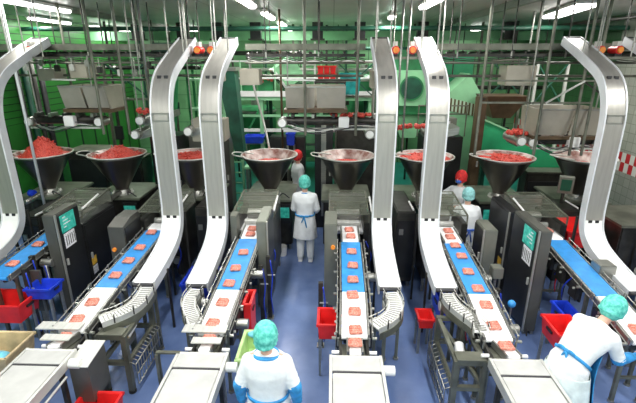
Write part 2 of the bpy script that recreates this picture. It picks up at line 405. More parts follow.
# ------------------------------------------------------------------ forming machines behind the belts
def former(i):
    x = LX(i)
    t = thing('forming_machine', 'dark portioning machine with clear hood, head of ' + LINE[i], 'machine', (x, 6.9, 0), 'portioning machines at the head of the belts')
    y0, y1 = 6.45, 7.42
    for sx in (-1, 1): MB().bb(x + sx * .24, x + sx * .34, y0, y1, .25, 1.26, bev=.01).build('side_frame', 'steel_dark', t)
    MB().bb(x - .24, x + .24, y0 + .35, y1, .2, .85).build('drive_housing', 'steel_dark', t)
    MB().bb(x - .24, x + .24, 6.55, y1, 1.02, 1.06).build('feed_belt', 'white_belt', t)
    MB().bb(x - .34, x + .34, y1 - .05, y1, .9, 1.46).build('rear_plate', 'steel', t)
    # meat strands on the feed belt are part of what the machine shapes
    for sx in (-1, 1):
        for yy in (y0 + .05, y1 - .1): MB().bb(x + sx * .30 - .02, x + sx * .30 + .02, yy - .02, yy + .02, 0, .26).build('leg', 'steel', t)
    # hood: thin frame and clear panels
    m = MB(); zf, zb = 1.40, 1.50
    for sx in (-1, 1):
        m.beam((x + sx * .32, y0, zf), (x + sx * .32, y1, zb), .02, .02)
        m.beam((x + sx * .32, y0, 1.26), (x + sx * .32, y0, zf), .02, .02)
        m.beam((x + sx * .32, y1, 1.26), (x + sx * .32, y1, zb), .02, .02)
    for k in range(5):
        f = k / 4; m.beam((x - .32, y0 + (y1 - y0) * f, zf + (zb - zf) * f), (x + .32, y0 + (y1 - y0) * f, zf + (zb - zf) * f), .014, .014)
    h = m.build('hood_frame', 'steel_olive', t)
    c = MB().beam((x, y0, zf + .012), (x, y1, zb + .012), .66, .006)
    for sx in (-1, 1): c.rings([[V((x + sx * .325, y0, 1.27)), V((x + sx * .325, y1, 1.27)), V((x + sx * .325, y1, zb)), V((x + sx * .325, y0, zf))], [V((x + sx * .331, y0, 1.27)), V((x + sx * .331, y1, 1.27)), V((x + sx * .331, y1, zb)), V((x + sx * .331, y0, zf))]])
    c.build('clear_panel', 'clear', h)
    s = 1 if i <= 3 else -1
    MB().cyl((x + s * .36, y0 - .02, 1.46), (x + s * .36, y0 + .5, 1.54), .016).build('white_bar', 'white', t)
    MB().cyl((x - .2, 7.1, 1.16), (x + .2, 7.1, 1.16), .09, seg=18).build('forming_drum', 'steel', t, 'auto')
    MB().cyl((x - .2, 6.8, 1.12), (x + .2, 6.8, 1.12), .05, seg=14).build('press_roller', 'steel_pale', t, 'auto')
    for k, dx in enumerate((-.26, .26)):
        MB().cyl((x + dx, 6.5, .55), (x + dx, 6.38, .55), .06, seg=14).build('drive_motor', 'steel', t, 'auto')
    MB().tube(arc([(x - .28, 6.42, .9), (x - .36, 6.32, .6), (x - .27, 6.4, .3)]), .012).build('cable', 'rubber', t, True)
    MB().tube(arc([(x + .28, 6.42, .95), (x + .37, 6.34, .7), (x + .26, 6.4, .4)]), .010).build('cable', 'blue', t, True)
for i in range(0, 6): former(i)

# ------------------------------------------------------------------ belt lines
def belt(name, i, a, b, w, m, label, group, legs=True, guard=True, zleg=0):
    """a = far end (y,z), b = near end (y,z)"""
    x = LX(i) if not isinstance(a[0], tuple) else a[0][0]
    xa = x + a[2] if len(a) > 2 else x; xb = x + b[2] if len(b) > 2 else x
    A = V((xa, a[0], a[1])); B = V((xb, b[0], b[1])); mid = (A + B) / 2
    t = thing(name, label, 'conveyor', (mid.x, mid.y, 0), group)
    d = (B - A).normalized(); sx = V((1, 0, 0)); up = d.cross(sx); up = up if up.z > 0 else -up
    bt = MB().beam(A - up * .012, B - up * .012, w, .024)
    for P in (A, B): bt.cyl(P - sx * (w / 2) - up * .03, P + sx * (w / 2) - up * .03, .029, seg=14)
    bt.beam(A - up * .06, B - up * .06, w, .01); bt.build('belt', m, t, 'auto')
    MB().beam(A - up * .045, B - up * .045, w * .9, .018).build('bed_plate', 'steel_dark', t)
    for s in (-1, 1):
        o = sx * (s * (w / 2 + .018))
        MB().beam(A + o - up * .035, B + o - up * .035, .02, .075).build('side_rail', 'steel', t)
        g = MB(); n = max(2, int((A - B).length / .22))
        for k in range(n + 1):
            P = A.lerp(B, k / n) + o * 1.25
            g.cyl(P - up * .05, P + up * .035, .008, seg=6); g.ball(P + up * .035, .014, u=8, v=6)
            if k % 2: g.cyl(P - up * .05 + sx * s * .0, P - up * .05 + sx * s * .05, .018, seg=8)
        g.tube([A + o * 1.25 + up * .03, B + o * 1.25 + up * .03], .007, 6)
        g.tube([A + o * 1.25 - up * .045, B + o * 1.25 - up * .045], .007, 6)
        if guard: g.build('guide_rail', 'steel', t)
        else: g.bm.free()
    if legs:
        for s in (-1, 1):
            for q, f in enumerate((.2, .45, .72)):
                P = A.lerp(B, f) + sx * s * (w / 2 + .035)
                MB().bb(P.x - .03, P.x + .03, P.y - .09, P.y + .09, P.z - .30, P.z - .085, bev=.008).build('side_box', ['cab_dk', 'steel_dark', 'black'][q], t)
                MB().cyl((P.x + s * .03, P.y - .04, P.z - .14), (P.x + s * .05, P.y - .04, P.z - .14), .016, seg=8).build('cable_gland', 'steel_pale', t)
        for f in (.1, .9):
            P = A.lerp(B, f)
            for s in (-1, 1):
                q = P + sx * s * (w / 2 + .01)
                MB().bb(q.x - .02, q.x + .02, q.y - .02, q.y + .02, zleg + .03, q.z - .06).build('leg', 'steel_olive', t)
                MB().cyl((q.x, q.y, 0), (q.x, q.y, .03), .035, seg=10).build('foot', 'steel', t)
            MB().beam((P.x - w / 2, P.y, .35), (P.x + w / 2, P.y, .35), .03, .03).build('cross_bar', 'steel_olive', t)
        P = A.lerp(B, .55)
        MB().cyl((P.x + w / 2 + .03, P.y, P.z - .16), (P.x + w / 2 + .2, P.y, P.z - .16), .06, seg=16).build('gear_motor', 'steel', t, 'auto')
        MB().bb(P.x - w / 2 + .02, P.x + w / 2 - .02, P.y - .15, P.y + .15, P.z - .3, P.z - .12).build('drive_box', 'steel_dark', t)
        for k in range(3):
            MB().tube(arc([(P.x - w / 2, P.y + .2 * k - .3, P.z - .08), (P.x - w / 2 - .05, P.y + .2 * k - .2, P.z - .3), (P.x - w / 2 + .02, P.y + .2 * k - .1, P.z - .55)]), .009).build('cable', ['rubber', 'blue', 'red'][k], t, True)
    return A, B, up

# (far y, far z, near y, near z, x offset far, near) for the blue and the white stretch
blue = {0: (6.3, 1.15, 4.9, 1.03, .0, -.02), 1: (6.3, 1.14, 4.75, 1.0, .0, -.03), 2: (6.05, 1.12, 4.75, 1.0, .0, -.02), 3: (5.98, 1.12, 4.75, 1.0, .01, .0), 4: (5.98, 1.12, 4.75, 1.0, .0, 0.), 5: (6.1, 1.15, 4.75, 1.0, .0, 0.)}
BW = .285
ends = {}
for i in range(6):
    yf, zf, yn, zn, xo, xn = blue[i]
    A, B, up = belt('blue_belt_conveyor', i, (yf, zf, xo), (yn, zn, xn), BW, 'blue_belt', 'narrow bright blue belt conveyor, ' + LINE[i], 'blue belt conveyors')
    A2, B2, up2 = belt('infeed_belt_conveyor', i, (6.52, 1.17, xo), (yf + .04, zf + .02, xo), BW * .85, 'white_belt', 'short white belt emerging from the hood, ' + LINE[i], 'short white infeed belts', legs=False, guard=False)
    ends[i] = [(A2, B2, up2), (A, B, up)]
    if i:
        A, B, up = belt('white_belt_conveyor', i, (yn - .04, zn - .0, xn), (3.98, .90, xn - .02), BW, 'white_belt', 'narrow white belt conveyor, ' + LINE[i], 'white belt conveyors')
        ends[i].append((A, B, up))

# centre slits along the blue belts come from the joint line between its two sections: thin steel joint strip
# ------------------------------------------------------------------ patties
def patty(P, up, size, label, rz):
    m = MB(); n = 4; h = .028
    m.box((0, 0, h / 2), (size, size * .86, h), bev=.009)
    for k in range(n):
        m.cyl((-size / 2 + .012, -size * .36 + k * size * .24, h - .002), (size / 2 - .012, -size * .36 + k * size * .24, h - .002), size * .095, seg=8)
    o = m.build('meat_patty', 'patty', None, True); o.location = P; 
    q = V((0, 0, 1)).rotation_difference(up); o.rotation_euler = (q.to_matrix() @ Matrix.Rotation(rz, 3, 'Z')).to_euler()
    return tag(o, label, 'meat', 'pink meat patties riding on the belts')
ordn = ['nearest', 'second', 'third', 'fourth', 'fifth', 'sixth', 'seventh', 'eighth', 'ninth']
PY = {0: [5.2, 5.75], 1: [4.12, 4.42, 4.98, 5.35, 5.72, 6.2], 2: [4.10, 4.46, 4.84, 5.2, 5.62, 6.15, 6.35], 3: [4.04, 4.34, 4.64, 4.97, 5.31, 5.68, 6.12, 6.35], 4: [4.15, 4.5, 4.82, 5.2, 5.6, 5.9, 6.14, 6.36], 5: [3.93 + .2, 6.4]}
for i, ys in PY.items():
    for k, y in enumerate(ys):
        for A, B, up in ends[i]:
            if B.y <= y <= A.y:
                f = (A.y - y) / (A.y - B.y); P = A.lerp(B, f) + up * .001
                on = 'blue belt' if (A, B, up) == ends[i][1] else 'white belt'
                patty(P + V((random.uniform(-.015, .015), 0, 0)), up, .145 if i != 5 else .17, 'pink meat patty on %s, %s from near end, %s' % (on, ordn[k], LINE[i]), random.uniform(-.12, .12)); break

# ------------------------------------------------------------------ outfeed: take-off belts and wide grey tables
TX = {1: -2.98, 2: -1.34, 3: .27, 4: 1.92}
for i in (1, 2, 3, 4):
    x = TX[i] + (LX(i) - TX[i]) * .55; yA = 3.95
    belt('takeoff_belt_conveyor', 0, ((LX(i) - .02 - LX(0), 0),) if False else (yA, .885, LX(i) - LX(0) - .02), (3.74, .862, TX[i] - LX(0) + .0), .12, 'white_belt', 'very narrow white belt before grey table, ' + LINE[i], 'take-off belts', legs=False, guard=False)
    P = V((LX(i) - .02, 3.86, .89)).lerp(V((TX[i], 3.72, .87)), .4)
    patty(V((P.x, 3.85, .880)), V((0, 0, 1)), .15 if i != 1 else .13, 'meat patty just before the grey table, ' + LINE[i], 0)
    # scale / metal frame
    t = thing('checkweigher', 'steel check scale at the near end of ' + LINE[i], 'scale', (LX(i), 3.85, 0), 'check scales')
    xx = LX(i) - .03
    for s in (-1, 1):
        MB().bb(xx + s * .13, xx + s * .16, 3.70, 3.98, .76, .84).build('side_arm', 'steel_dark', t)
        MB().bb(xx + s * .12, xx + s * .15, 3.80, 3.84, .0, .76).build('leg', 'steel', t)
        MB().cyl((xx + s * .16, 3.78, .82), (xx + s * .24, 3.78, .82), .02).build('knob', 'white', t)
        MB().cyl((xx + s * .17, 3.92, .80), (xx + s * .17, 3.92, .90), .012).build('sensor_post', 'steel', t)
    MB().bb(xx - .13, xx + .13, 3.72, 3.96, .74, .79).build('base_plate', 'steel_olive', t)
    if i in (1, 2):
        dx = -.12 if i == 1 else -.05
        MB().bb(xx + dx - .27, xx + dx + .22, 3.92, 4.06, .925, .94).build('top_plate', 'steel_pale', t)
        MB().bb(xx + dx - .12, xx + dx + .2, 3.76, 3.86, .905, .92).build('lower_plate', 'steel_pale', t)
        for s in (-.2, .15): MB().bb(xx + dx + s - .01, xx + dx + s + .01, 3.98, 4.0, .78, .925).build('plate_stay', 'steel', t)
    # wide grey belt table
    tx = TX[i]; w = .52; yA, yB, z = 3.70, 1.9, .85
    t = thing('packing_conveyor', 'wide light grey belt table at near end of ' + LINE[i], 'conveyor', (tx, 2.8, 0), 'wide grey packing conveyors')
    MB().bb(tx - w / 2 + .02, tx + w / 2 - .02, yB, yA - .26, z - .03, z, bev=.008).build('belt', 'grey_belt', t)
    b2 = MB(); b2.bb(tx - w / 2 + .015, tx + w / 2 - .015, yA - .245, yA - .03, z - .03, z + .006, bev=.006); b2.build('transfer_plate', 'grey_belt', t)
    MB().bb(tx - w / 2 + .02, tx + w / 2 - .02, yA - .262, yA - .243, z - .03, z + .002).build('edge_gap', 'rubber', t)
    MB().cyl((tx - w / 2, yA - .02, z - .01), (tx + w / 2, yA - .02, z - .01), .02, seg=14).build('end_roller', 'steel_pale', t, 'auto')
    for s in (-1, 1):
        MB().bb(tx + s * w / 2 - .014, tx + s * w / 2 + .014, yB, yA, z - .10, z + .006).build('side_rail', 'steel_pale', t)
        for yy in (3.45, 2.1):
            MB().bb(tx + s * (w / 2 - .02) - .022, tx + s * (w / 2 - .02) + .022, yy - .022, yy + .022, .02, z - .1).build('leg', 'steel_dark', t)
            MB().cyl((tx + s * (w / 2 - .02), yy, 0), (tx + s * (w / 2 - .02), yy, .03), .04, seg=12).build('foot', 'rubber', t)
    MB().beam((tx - w / 2, 3.45, .3), (tx + w / 2, 3.45, .3), .03, .03).build('cross_bar', 'steel_dark', t)
    for s in (-1, 1): MB().beam((tx + s * (w / 2 - .03), 3.42, .3), (tx + s * (w / 2 - .03), 2.1, .3), .03, .03).build('stretcher', 'steel_dark', t)
    MB().cyl((tx + w / 2 + .02, 3.55, z - .06), (tx + w / 2 + .13, 3.55, z - .06), .05, seg=16).build('drive_motor', 'white', t, 'auto')
    if i == 1: MB().cyl((tx + w / 2 + .05, 3.42, z - .12), (tx + w / 2 + .05, 2.6, z - .14), .012).build('side_rod', 'steel_pale', t)
    if i == 2:
        m = MB().bb(tx - .50, tx - .24, 3.66, 3.70, .84, .86); m.bb(tx - .50, tx - .47, 3.64, 3.70, .02, .84)
        m.build('side_bracket', 'steel_olive', t)

# belt 5's own scale frame, ahead of the bending worker
# ------------------------------------------------------------------ overhead slides (product chutes)
PROF = [(7.62, 4.10), (7.2, 3.94), (6.8, 3.77), (6.5, 3.63), (6.3, 3.47), (6.17, 3.25), (6.11, 3.0), (6.1, 2.7), (6.1, 2.2), (6.1, 1.75), (6.09, 1.55), (6.05, 1.38), (5.95, 1.25), (5.78, 1.15), (5.5, 1.07), (5.2, 1.01), (4.88, .97)]
PROF = [(p.y, p.z) for p in arc([(0, a, b) for a, b in PROF], 3)]
CH = {-5.02: 'leftmost curved steel slide, cut by the left edge', -2.47: 'curved steel slide with white side rail, second from left', -1.76: 'curved steel slide, third from the left',
      .77: 'curved steel slide just right of the central aisle', 1.49: 'curved steel slide right beside the hidden hopper, right of centre', 3.93: 'big curved steel slide on the right by the tiled wall', 4.92: 'partly visible slide at the top right edge'}
CHC = {}
for cx, lab in CH.items():
    t = thing('product_slide', lab, 'slide', (cx, 6.1, 0), 'tall curved steel slides')
    w = .275
    # thin face
    iu = max(k for k, p in enumerate(PROF) if p[1] > 1.44)
    MB().slab(PROF[:iu + 1], cx - w / 2 + .01, cx + w / 2 - .01, (.0, -.02)).build('slide_face', 'chute', t, 'auto')
    MB().slab(PROF[iu:], cx - w / 2 + .01, cx + w / 2 - .01, (-.006, -.02)).build('slide_belt', 'white', t, 'auto')
    for s in (-1, 1):
        xx = cx + s * w / 2
        MB().slab(PROF, xx - .010, xx + .010, (.10, -.035)).build('side_rail', 'rail', t, 'auto')
    # slots, joint brackets
    for (yy, zz, dy, dz) in ((6.345, 3.535, .70, .72), (6.08, 1.47, .98, .16)):
        for s in (-1, 1):
            MB().box((cx + s * .05, yy - .012, zz), (.055, .03, .05)).build('slot', 'black', t)
    m = MB().bb(cx - .12, cx + .12, 6.075, 6.09, 2.93, 2.95); m.bb(cx - .12, cx + .12, 6.075, 6.09, 3.04, 3.055); m.bb(cx - .12, cx - .105, 6.07, 6.09, 2.93, 3.05); m.bb(cx + .105, cx + .12, 6.07, 6.09, 2.93, 3.05)
    m.build('joint_bracket', 'steel', t)
    MB().bb(cx - w / 2, cx + w / 2, 6.085, 6.098, 2.80, 2.812).build('seam', 'steel_dark', t)
    MB().cyl((cx - w / 2 + .01, 4.87, .96), (cx + w / 2 - .01, 4.87, .96), .028, seg=14).build('end_roller', 'rubber', t, 'auto')
    MB().cyl((cx - w / 2, 7.62, 4.08), (cx + w / 2, 7.62, 4.08), .05, seg=14).build('top_roller', 'black', t, 'auto')
    for s in (-1, 1):
        MB().cyl((cx + s * w * .42, 7.0, 3.86), (cx + s * w * .42, 7.0, ZC), .010).build('hanger_rod', 'steel', t)
        MB().bb(cx + s * w * .55 - .015, cx + s * w * .55 + .015, 5.3, 5.33, 0, .97).build('leg', 'steel_dark', t)
        MB().bb(cx + s * w * .55 - .015, cx + s * w * .55 + .015, 6.2, 6.24, 0, 1.5).build('leg', 'steel_dark', t)

# ------------------------------------------------------------------ curved transfer tracks from slide foot to belt
def track(path, w, label, legs):
    pts = arc(path, 5); n = len(pts); c = pts[n // 2]
    t = thing('curved_transfer_track', label, 'conveyor', (c.x, c.y, 0), 'curved transfer tracks')
    L, R, C = [], [], []
    for i, p in enumerate(pts):
        d = (pts[min(i + 1, n - 1)] - pts[max(i - 1, 0)]); d.z = 0; d.normalize(); s = V((-d.y, d.x, 0))
        L.append(p + s * w / 2); R.append(p - s * w / 2)
    def strip(A, B, z0, z1):
        return [[a + V((0, 0, z0)), b + V((0, 0, z0)), b + V((0, 0, z1)), a + V((0, 0, z1))] for a, b in zip(A, B)]
    MB().rings(strip(L, R, -.02, 0)).build('track_bed', 'white', t, 'auto')
    # grooves between the plastic chain links
    m = MB()
    for i in range(1, n - 1):
        m.beam(L[i].lerp(R[i], .1) + V((0, 0, .004)), R[i].lerp(L[i], .1) + V((0, 0, .004)), .012, .006)
    m.build('chain_links', 'steel', t)
    for A, o in ((L, 1), (R, -1)):
        B = [a + (a - b).normalized() * .012 for a, b in zip(A, R if A is L else L)]
        MB().rings(strip(A, B, -.07, .02)).build('side_guide', 'steel_pale', t, 'auto')
        MB().rings(strip(B, [b + (b - a) * .5 for a, b in zip(A, B)], -.14, -.05)).build('under_frame', 'steel_olive', t, 'auto')
        MB().tube([b + V((0, 0, .06)) for b in B], .006, 6).build('guide_rod', 'steel_pale', t, True)
        for k in range(2, n, 5): MB().cyl(B[k] + V((0, 0, -.04)), B[k] + V((0, 0, .07)), .009, seg=6).build('guide_post', 'steel_dark', t)
    for f in legs:
        i = int(f * (n - 1))
        for q in (L[i], R[i]):
            MB().bb(q.x - .018, q.x + .018, q.y - .018, q.y + .018, .02, q.z - .06).build('leg', 'steel_olive', t)
            MB().cyl((q.x, q.y, 0), (q.x, q.y, .025), .035, seg=10).build('foot', 'steel', t)
        MB().beam((L[i].x, L[i].y, .4), (R[i].x, R[i].y, .4), .025, .025).build('cross_bar', 'steel', t)
track([(.77, 4.82, .945), (.80, 4.62, .94), (.77, 4.42, .93), (.66, 4.25, .925), (.50, 4.13, .92)], .17, 'short curved track bending left from slide foot to the centre belt', (.15, .9))
track([(1.49, 4.82, .945), (1.50, 4.62, .94), (1.58, 4.42, .93), (1.69, 4.2, .925), (1.66 + .02, 4.05, .92)], .15, 'short curved track bending right from slide foot behind the angled frame', (.15, .6))
track([(-1.74, 4.82, .945), (-1.76, 4.62, .94), (-1.72, 4.42, .93), (-1.62, 4.24, .925), (-1.54, 4.1, .92)], .15, 'short curved track with white fittings left of the aisle', (.15, .8))
track([(-2.40, 4.85, .945), (-2.38, 4.62, .94), (-2.40, 4.42, .935), (-2.50, 4.26, .93), (-2.66, 4.12, .925)], .17, 'curved white track sweeping left to the belt of the left line', (.05,))
track([(3.93, 4.82, .945), (3.95, 4.62, .94), (3.86, 4.45, .935), (3.72, 4.3, .93), (3.62, 4.2, .925)], .15, 'curved track at the right edge behind the bending worker', (.15, .8))

# clutter of white fittings at slide feet
for cx, l in ((-1.74, 'left of the aisle'), (.77, 'right of the aisle'), (1.49, 'beside the angled frame')):
    t = thing('slide_foot_motor', 'steel drive motor hanging at the foot of the slide ' + l, 'motor', (cx, 4.75, .8), 'drive motors at the slide feet')
    MB().cyl((cx - .1, 4.75, .80), (cx + .1, 4.75, .80), .06, seg=16).build('motor_body', 'steel_pale', t, 'auto')
    MB().cyl((cx + .1, 4.75, .80), (cx + .16, 4.75, .80), .035, seg=12).build('motor_shaft_cover', 'white', t, 'auto')
    MB().bb(cx - .04, cx + .04, 4.68, 4.72, .82, .93).build('terminal_box', 'white', t)

# ------------------------------------------------------------------ angled frames with wire guard beside lines 1 and 4
def frame(x0, x1, y0, y1, z, label, s):
    t = thing('equipment_stand', label, 'frame', ((x0 + x1) / 2, (y0 + y1) / 2, 0), 'square tube stands under the curved tracks')
    for x in (x0, x1):
        for y in (y0, y1):
            MB().bb(x - .03, x + .03, y - .03, y + .03, .03, z).build('post', 'steel_olive', t)
            MB().cyl((x, y, 0), (x, y, .03), .045, seg=12).build('foot', 'steel_dark', t)
    for zz in (z - .03, .42):
        for y in (y0, y1): MB().beam((x0, y, zz), (x1, y, zz), .05, .05).build('cross_bar', 'steel_olive', t)
        for x in (x0, x1): MB().beam((x, y0, zz), (x, y1, zz), .045, .045).build('side_bar', 'steel_olive', t)
    MB().beam((x0 if s > 0 else x1, y0, .45), (x1 if s > 0 else x0, y1, z - .06), .04, .04).build('brace', 'steel_olive', t)
    MB().bb(x0, x1, y0 - .03, y0 + .12, z, z + .02).build('shelf_plate', 'steel_olive', t)
    m = MB(); xx = (x1 + .09) if s > 0 else (x0 - .09)
    for k in range(12):
        y = y0 + (y1 - y0) * k / 11
        m.tube([(xx, y, .12), (xx, y, .4), (xx - s * .09, y, .44)], .006, 6)
    for zz in (.12, .26, .4): m.tube([(xx, y0, zz), (xx, y1, zz)], .008, 6)
    m.build('wire_guard', 'steel', t, True)
    MB().cyl(((x0 + x1) / 2, y0 + .3, .56), ((x0 + x1) / 2 + .02, y0 + .48, .62), .055, seg=16).build('bottle_motor', 'white', t, 'auto')
    MB().cyl(((x0 + x1) / 2, y0 + .24, .54), ((x0 + x1) / 2, y0 + .3, .56), .035, seg=12).build('motor_cap', 'yellow', t, 'auto')
    MB().bb((x0 + x1) / 2 - .05, (x0 + x1) / 2 + .05, y0 + .28, y0 + .46, .445, .50).build('motor_bracket', 'steel', t)
frame(-2.66, -2.36, 4.02, 4.75, .80, 'square tube stand with wire guard under the left curved track', 1)
frame(1.34, 1.64, 3.75, 4.55, .78, 'square tube stand with wire guard right of the aisle', -1)

# ------------------------------------------------------------------ control cabinets
def cabinet(x0, x1, y0, y1, z0, z1, label, m='cab', side=0, screen=False, button=None, slope=0, warn=False, legs=True, edge=True, face='cab_dk'):
    t = thing('control_cabinet', label, 'cabinet', ((x0 + x1) / 2, (y0 + y1) / 2, 0), 'control cabinets beside the belts')
    if slope:
        b = MB().prismx([(y0, z0), (y1, z0), (y1, z1), (y0 + (y1 - y0) * .45, z1), (y0, z1 - slope)], x0, x1)
    else: b = MB().bb(x0, x1, y0, y1, z0, z1, bev=.012)
    b.build('cabinet_body', m, t)
    if side:
        xs = x1 if side > 0 else x0
        d = MB().bb(xs, xs + side * .012, y0 + .04, y1 - .02, z0 + .03, z1 - .04 - (slope * .9), bev=.002).build('door', face, t)
        MB().bb(xs + side * .012, xs + side * .035, y0 + .07, y0 + .10, (z0 + z1) / 2 - .05, (z0 + z1) / 2 + .05).build('door_handle', 'steel_pale', d)
        if edge: MB().bb(xs, xs + side * .02, y0, y0 + .03, z0, z1 - slope).build('edge_trim', 'door_edge', t)
        if screen:
            yb = y0 + .1; zt = z1 - .05
            sF = MB().bb(xs + side * .013, xs + side * .022, yb, yb + .34, zt - .27, zt).build('screen', 'screen', t)
            m_ = MB()
            for k in range(4): m_.bb(xs + side * .022, xs + side * .024, yb + .05, yb + .12 + .05 * (k % 3), zt - .05 - .05 * k, zt - .035 - .05 * k)
            m_.build('screen_lines', 'paper', sF)
            pp = MB().bb(xs + side * .013, xs + side * .018, yb + .02, yb + .28, zt - .52, zt - .29).build('paper_label', 'paper', t)
            m_ = MB()
            for k in range(5): m_.bb(xs + side * .018, xs + side * .019, yb + .05 + .05 * k, yb + .07 + .05 * k, zt - .49, zt - .33)
            m_.build('print', 'cab', pp)
        if warn:
            MB().bb(xs + side * .013, xs + side * .016, y0 + .06, y0 + .2, .52, .66).build('warning_label', 'yellow', t)
            MB().bb(xs + side * .013, xs + side * .016, y0 + .06, y0 + .2, .36, .50).build('small_paper', 'paper', t)
    if button:
        bx, bz = button
        MB().cyl((bx, y0, bz), (bx, y0 - .03, bz), .032, seg=16).build('button', 'orange', t, 'auto')
    if legs:
        for x in (x0 + .03, x1 - .03):
            for y in (y0 + .04, y1 - .04): MB().bb(x - .02, x + .02, y - .02, y + .02, 0, z0).build('leg', 'steel', t)
    MB().tube(arc([(x0 + .05, y0 - .004, z0 + .05), (x0 + .04, y0 - .03, z0 - .05), (x0 + .06, y0 + .04, max(.05, z0 - .2))]), .008).build('cable', 'rubber', t, True)
    return t
cabinet(-4.16, -3.98, 5.55, 6.15, .12, 1.66, 'tall cabinet with green screen and paper on its side, at the left', side=1, screen=True)
cabinet(-4.22, -3.98, 6.17, 7.2, .12, 1.28, 'low black cabinet with yellow warning label behind left screen cabinet', m='cab_dk', side=1, warn=True, edge=False)
cabinet(-3.42, -3.18, 5.9, 6.5, .45, 1.42, 'grey slope topped cabinet with an orange button left of a blue belt', m='cab', side=1, button=(-3.36, .98), slope=.07, edge=False)
cabinet(-1.10, -.95, 5.72, 6.42, .1, 1.54, 'tall steel cabinet with dark door left of the central aisle', m='cab_lt', side=1)
cabinet(-1.62, -1.50, 6.2, 6.44, .3, 1.44, 'narrow grey pillar left of the hooded infeed opening', m='cab_lt', legs=True)
cabinet(-.10, .09, 5.8, 6.4, .1, 1.48, 'narrow tall cabinet with yellow button left of the centre belt', m='cab_lt', button=(.03, 1.12))
cabinet(2.27, 2.46, 5.85, 6.3, .5, 1.40, 'olive grey cabinet with dark side door right of centre', m='cab_lt', side=-1)
cabinet(2.79, 2.95, 5.3, 6.15, .05, 1.61, 'tall cabinet with green screen and paper on its side, at the right', side=-1, screen=True)
cabinet(2.82, 2.98, 6.35, 7.2, .12, 1.50, 'dark cabinet standing behind the right screen cabinet', m='cab_dk', side=-1, warn=True)
for x0, x1, y0, y1, z1, l in ((-2.34, -2.02, 6.75, 7.9, 1.38, 'between second and third slide'), (1.08, 1.40, 6.6, 7.8, 1.40, 'between the two central slides'), (-5.2, -4.85, 6.4, 7.6, 1.3, 'beside the leftmost slide'), (.72, .98, 6.7, 7.9, .95, 'behind the slide right of the aisle'), (4.1, 4.5, 6.45 + .9, 8.0, 1.2, 'below the rightmost hopper')):
    t = thing('drive_unit', 'low dark drive unit with a white bar ' + l, 'machine', ((x0 + x1) / 2, (y0 + y1) / 2, 0), 'dark drive units')
    MB().bb(x0, x1, y0, y1, .1, z1, bev=.02).build('housing', 'steel_dark', t)
    MB().bb(x0 + .02, x1 - .02, y0 - .02, y0, .2, z1 - .15).build('front_door', 'cab_dk', t)
    MB().cyl((x1 - .05, y0 + .02, z1 + .03), (x1 - .05, y0 + .45, z1 + .03), .016).build('white_bar', 'white', t)
    MB().bb(x0 + .05, x0 + .12, y0 - .035, y0 - .02, z1 - .4, z1 - .3).build('latch', 'steel', t)
    for x in (x0 + .05, x1 - .05):
        for y in (y0 + .06, y1 - .06): MB().cyl((x, y, 0), (x, y, .1), .03).build('foot', 'steel', t)
for x, y, z1, l in ((-1.0, 5.42, 1.0, 'in front of the tall cabinet left of the aisle, nearer one'), (-.92, 5.6, 1.05, 'in front of the tall cabinet left of the aisle, farther one'), (-4.28, 5.35, 1.12, 'left of the left screen cabinet, farther one'), (-4.18, 5.05, 1.08, 'left of the left screen cabinet, nearer one'), (-.13, 4.95, 1.0, 'left of the centre belt'), (2.18, 4.95, .95, 'right of the belt right of centre')):
    t = thing('steel_stand_post', 'dark steel post ' + l, 'post', (x, y, 0), 'dark posts beside the belts')
    MB().bb(x - .03, x + .03, y - .03, y + .03, .02, z1).build('post_tube', 'steel_dark', t)
    MB().bb(x - .05, x + .05, y - .05, y + .05, 0, .02).build('foot_plate', 'steel', t)
    MB().bb(x - .012, x + .10, y - .035, y - .03, z1 - .3, z1 - .28).build('clip', 'steel_pale', t)
    MB().tube(arc([(x + .032, y - .032, z1 - .05), (x + .06, y - .05, z1 * .7), (x + .03, y - .04, z1 * .4), (x + .05, y - .03, .1)]), .009, 6).build('cable', 'blue', t, True)
t = thing('cable_panel', 'grey upright plate with bundled cables left of the left screen cabinet', 'panel', (-4.2, 5.2, 0))
MB().bb(-4.27, -4.12, 5.22, 5.26, .3, .95).build('plate', 'cab', t)
for k in range(4): MB().tube(arc([(-4.10 + .02 * k, 5.3, 1.0), (-4.07 + .02 * k, 5.27, .8), (-4.11 + .025 * k, 5.26, .55), (-4.08 + .01 * k, 5.28, .25)]), .007, 6).build('cable', ['rubber', 'blue', 'steel_pale', 'rubber'][k], t, True)
MB().bb(-4.22, -4.17, 5.22, 5.27, 0, .3).build('foot', 'steel', t)
t = thing('bucket', 'small white bucket on the floor left of the worker in the aisle', 'bucket', (-.98, 7.8, 0))
MB().lathe([(.02, .01), (.07, .01), (.09, .2), (.095, .2), (.095, .19), (.075, 0), (.02, 0)], (-.98, 7.8, 0), 20).build('tub', 'white', t, 'auto')
MB().tube([(-.98 + .095 * math.cos(a * PI / 8), 7.8 - .02, .2 + .06 * math.sin(a * PI / 8)) for a in range(9)], .005, 6).build('wire_handle', 'steel', t, True)
# orange button on side of the right one
t = thing('operator_terminal', 'small tilted terminal with green rimmed screen beside the rightmost hopper', 'terminal', (4.5, 7.6, 0))
MB().cyl((4.35, 7.75, 0), (4.35, 7.75, 1.45), .03).build('stand', 'steel_dark', t)
MB().box((4.33, 7.68, 1.58), (.24, .1, .32), rot=(.15, 0, -.35)).build('terminal_body', 'cab_lt', t)
MB().box((4.305, 7.62, 1.585), (.17, .012, .22), rot=(.15, 0, -.35)).build('screen', 'green_dk', t)
MB().box((4.33, 7.75, .02), (.3, .3, .04)).build('base', 'steel_dark', t)

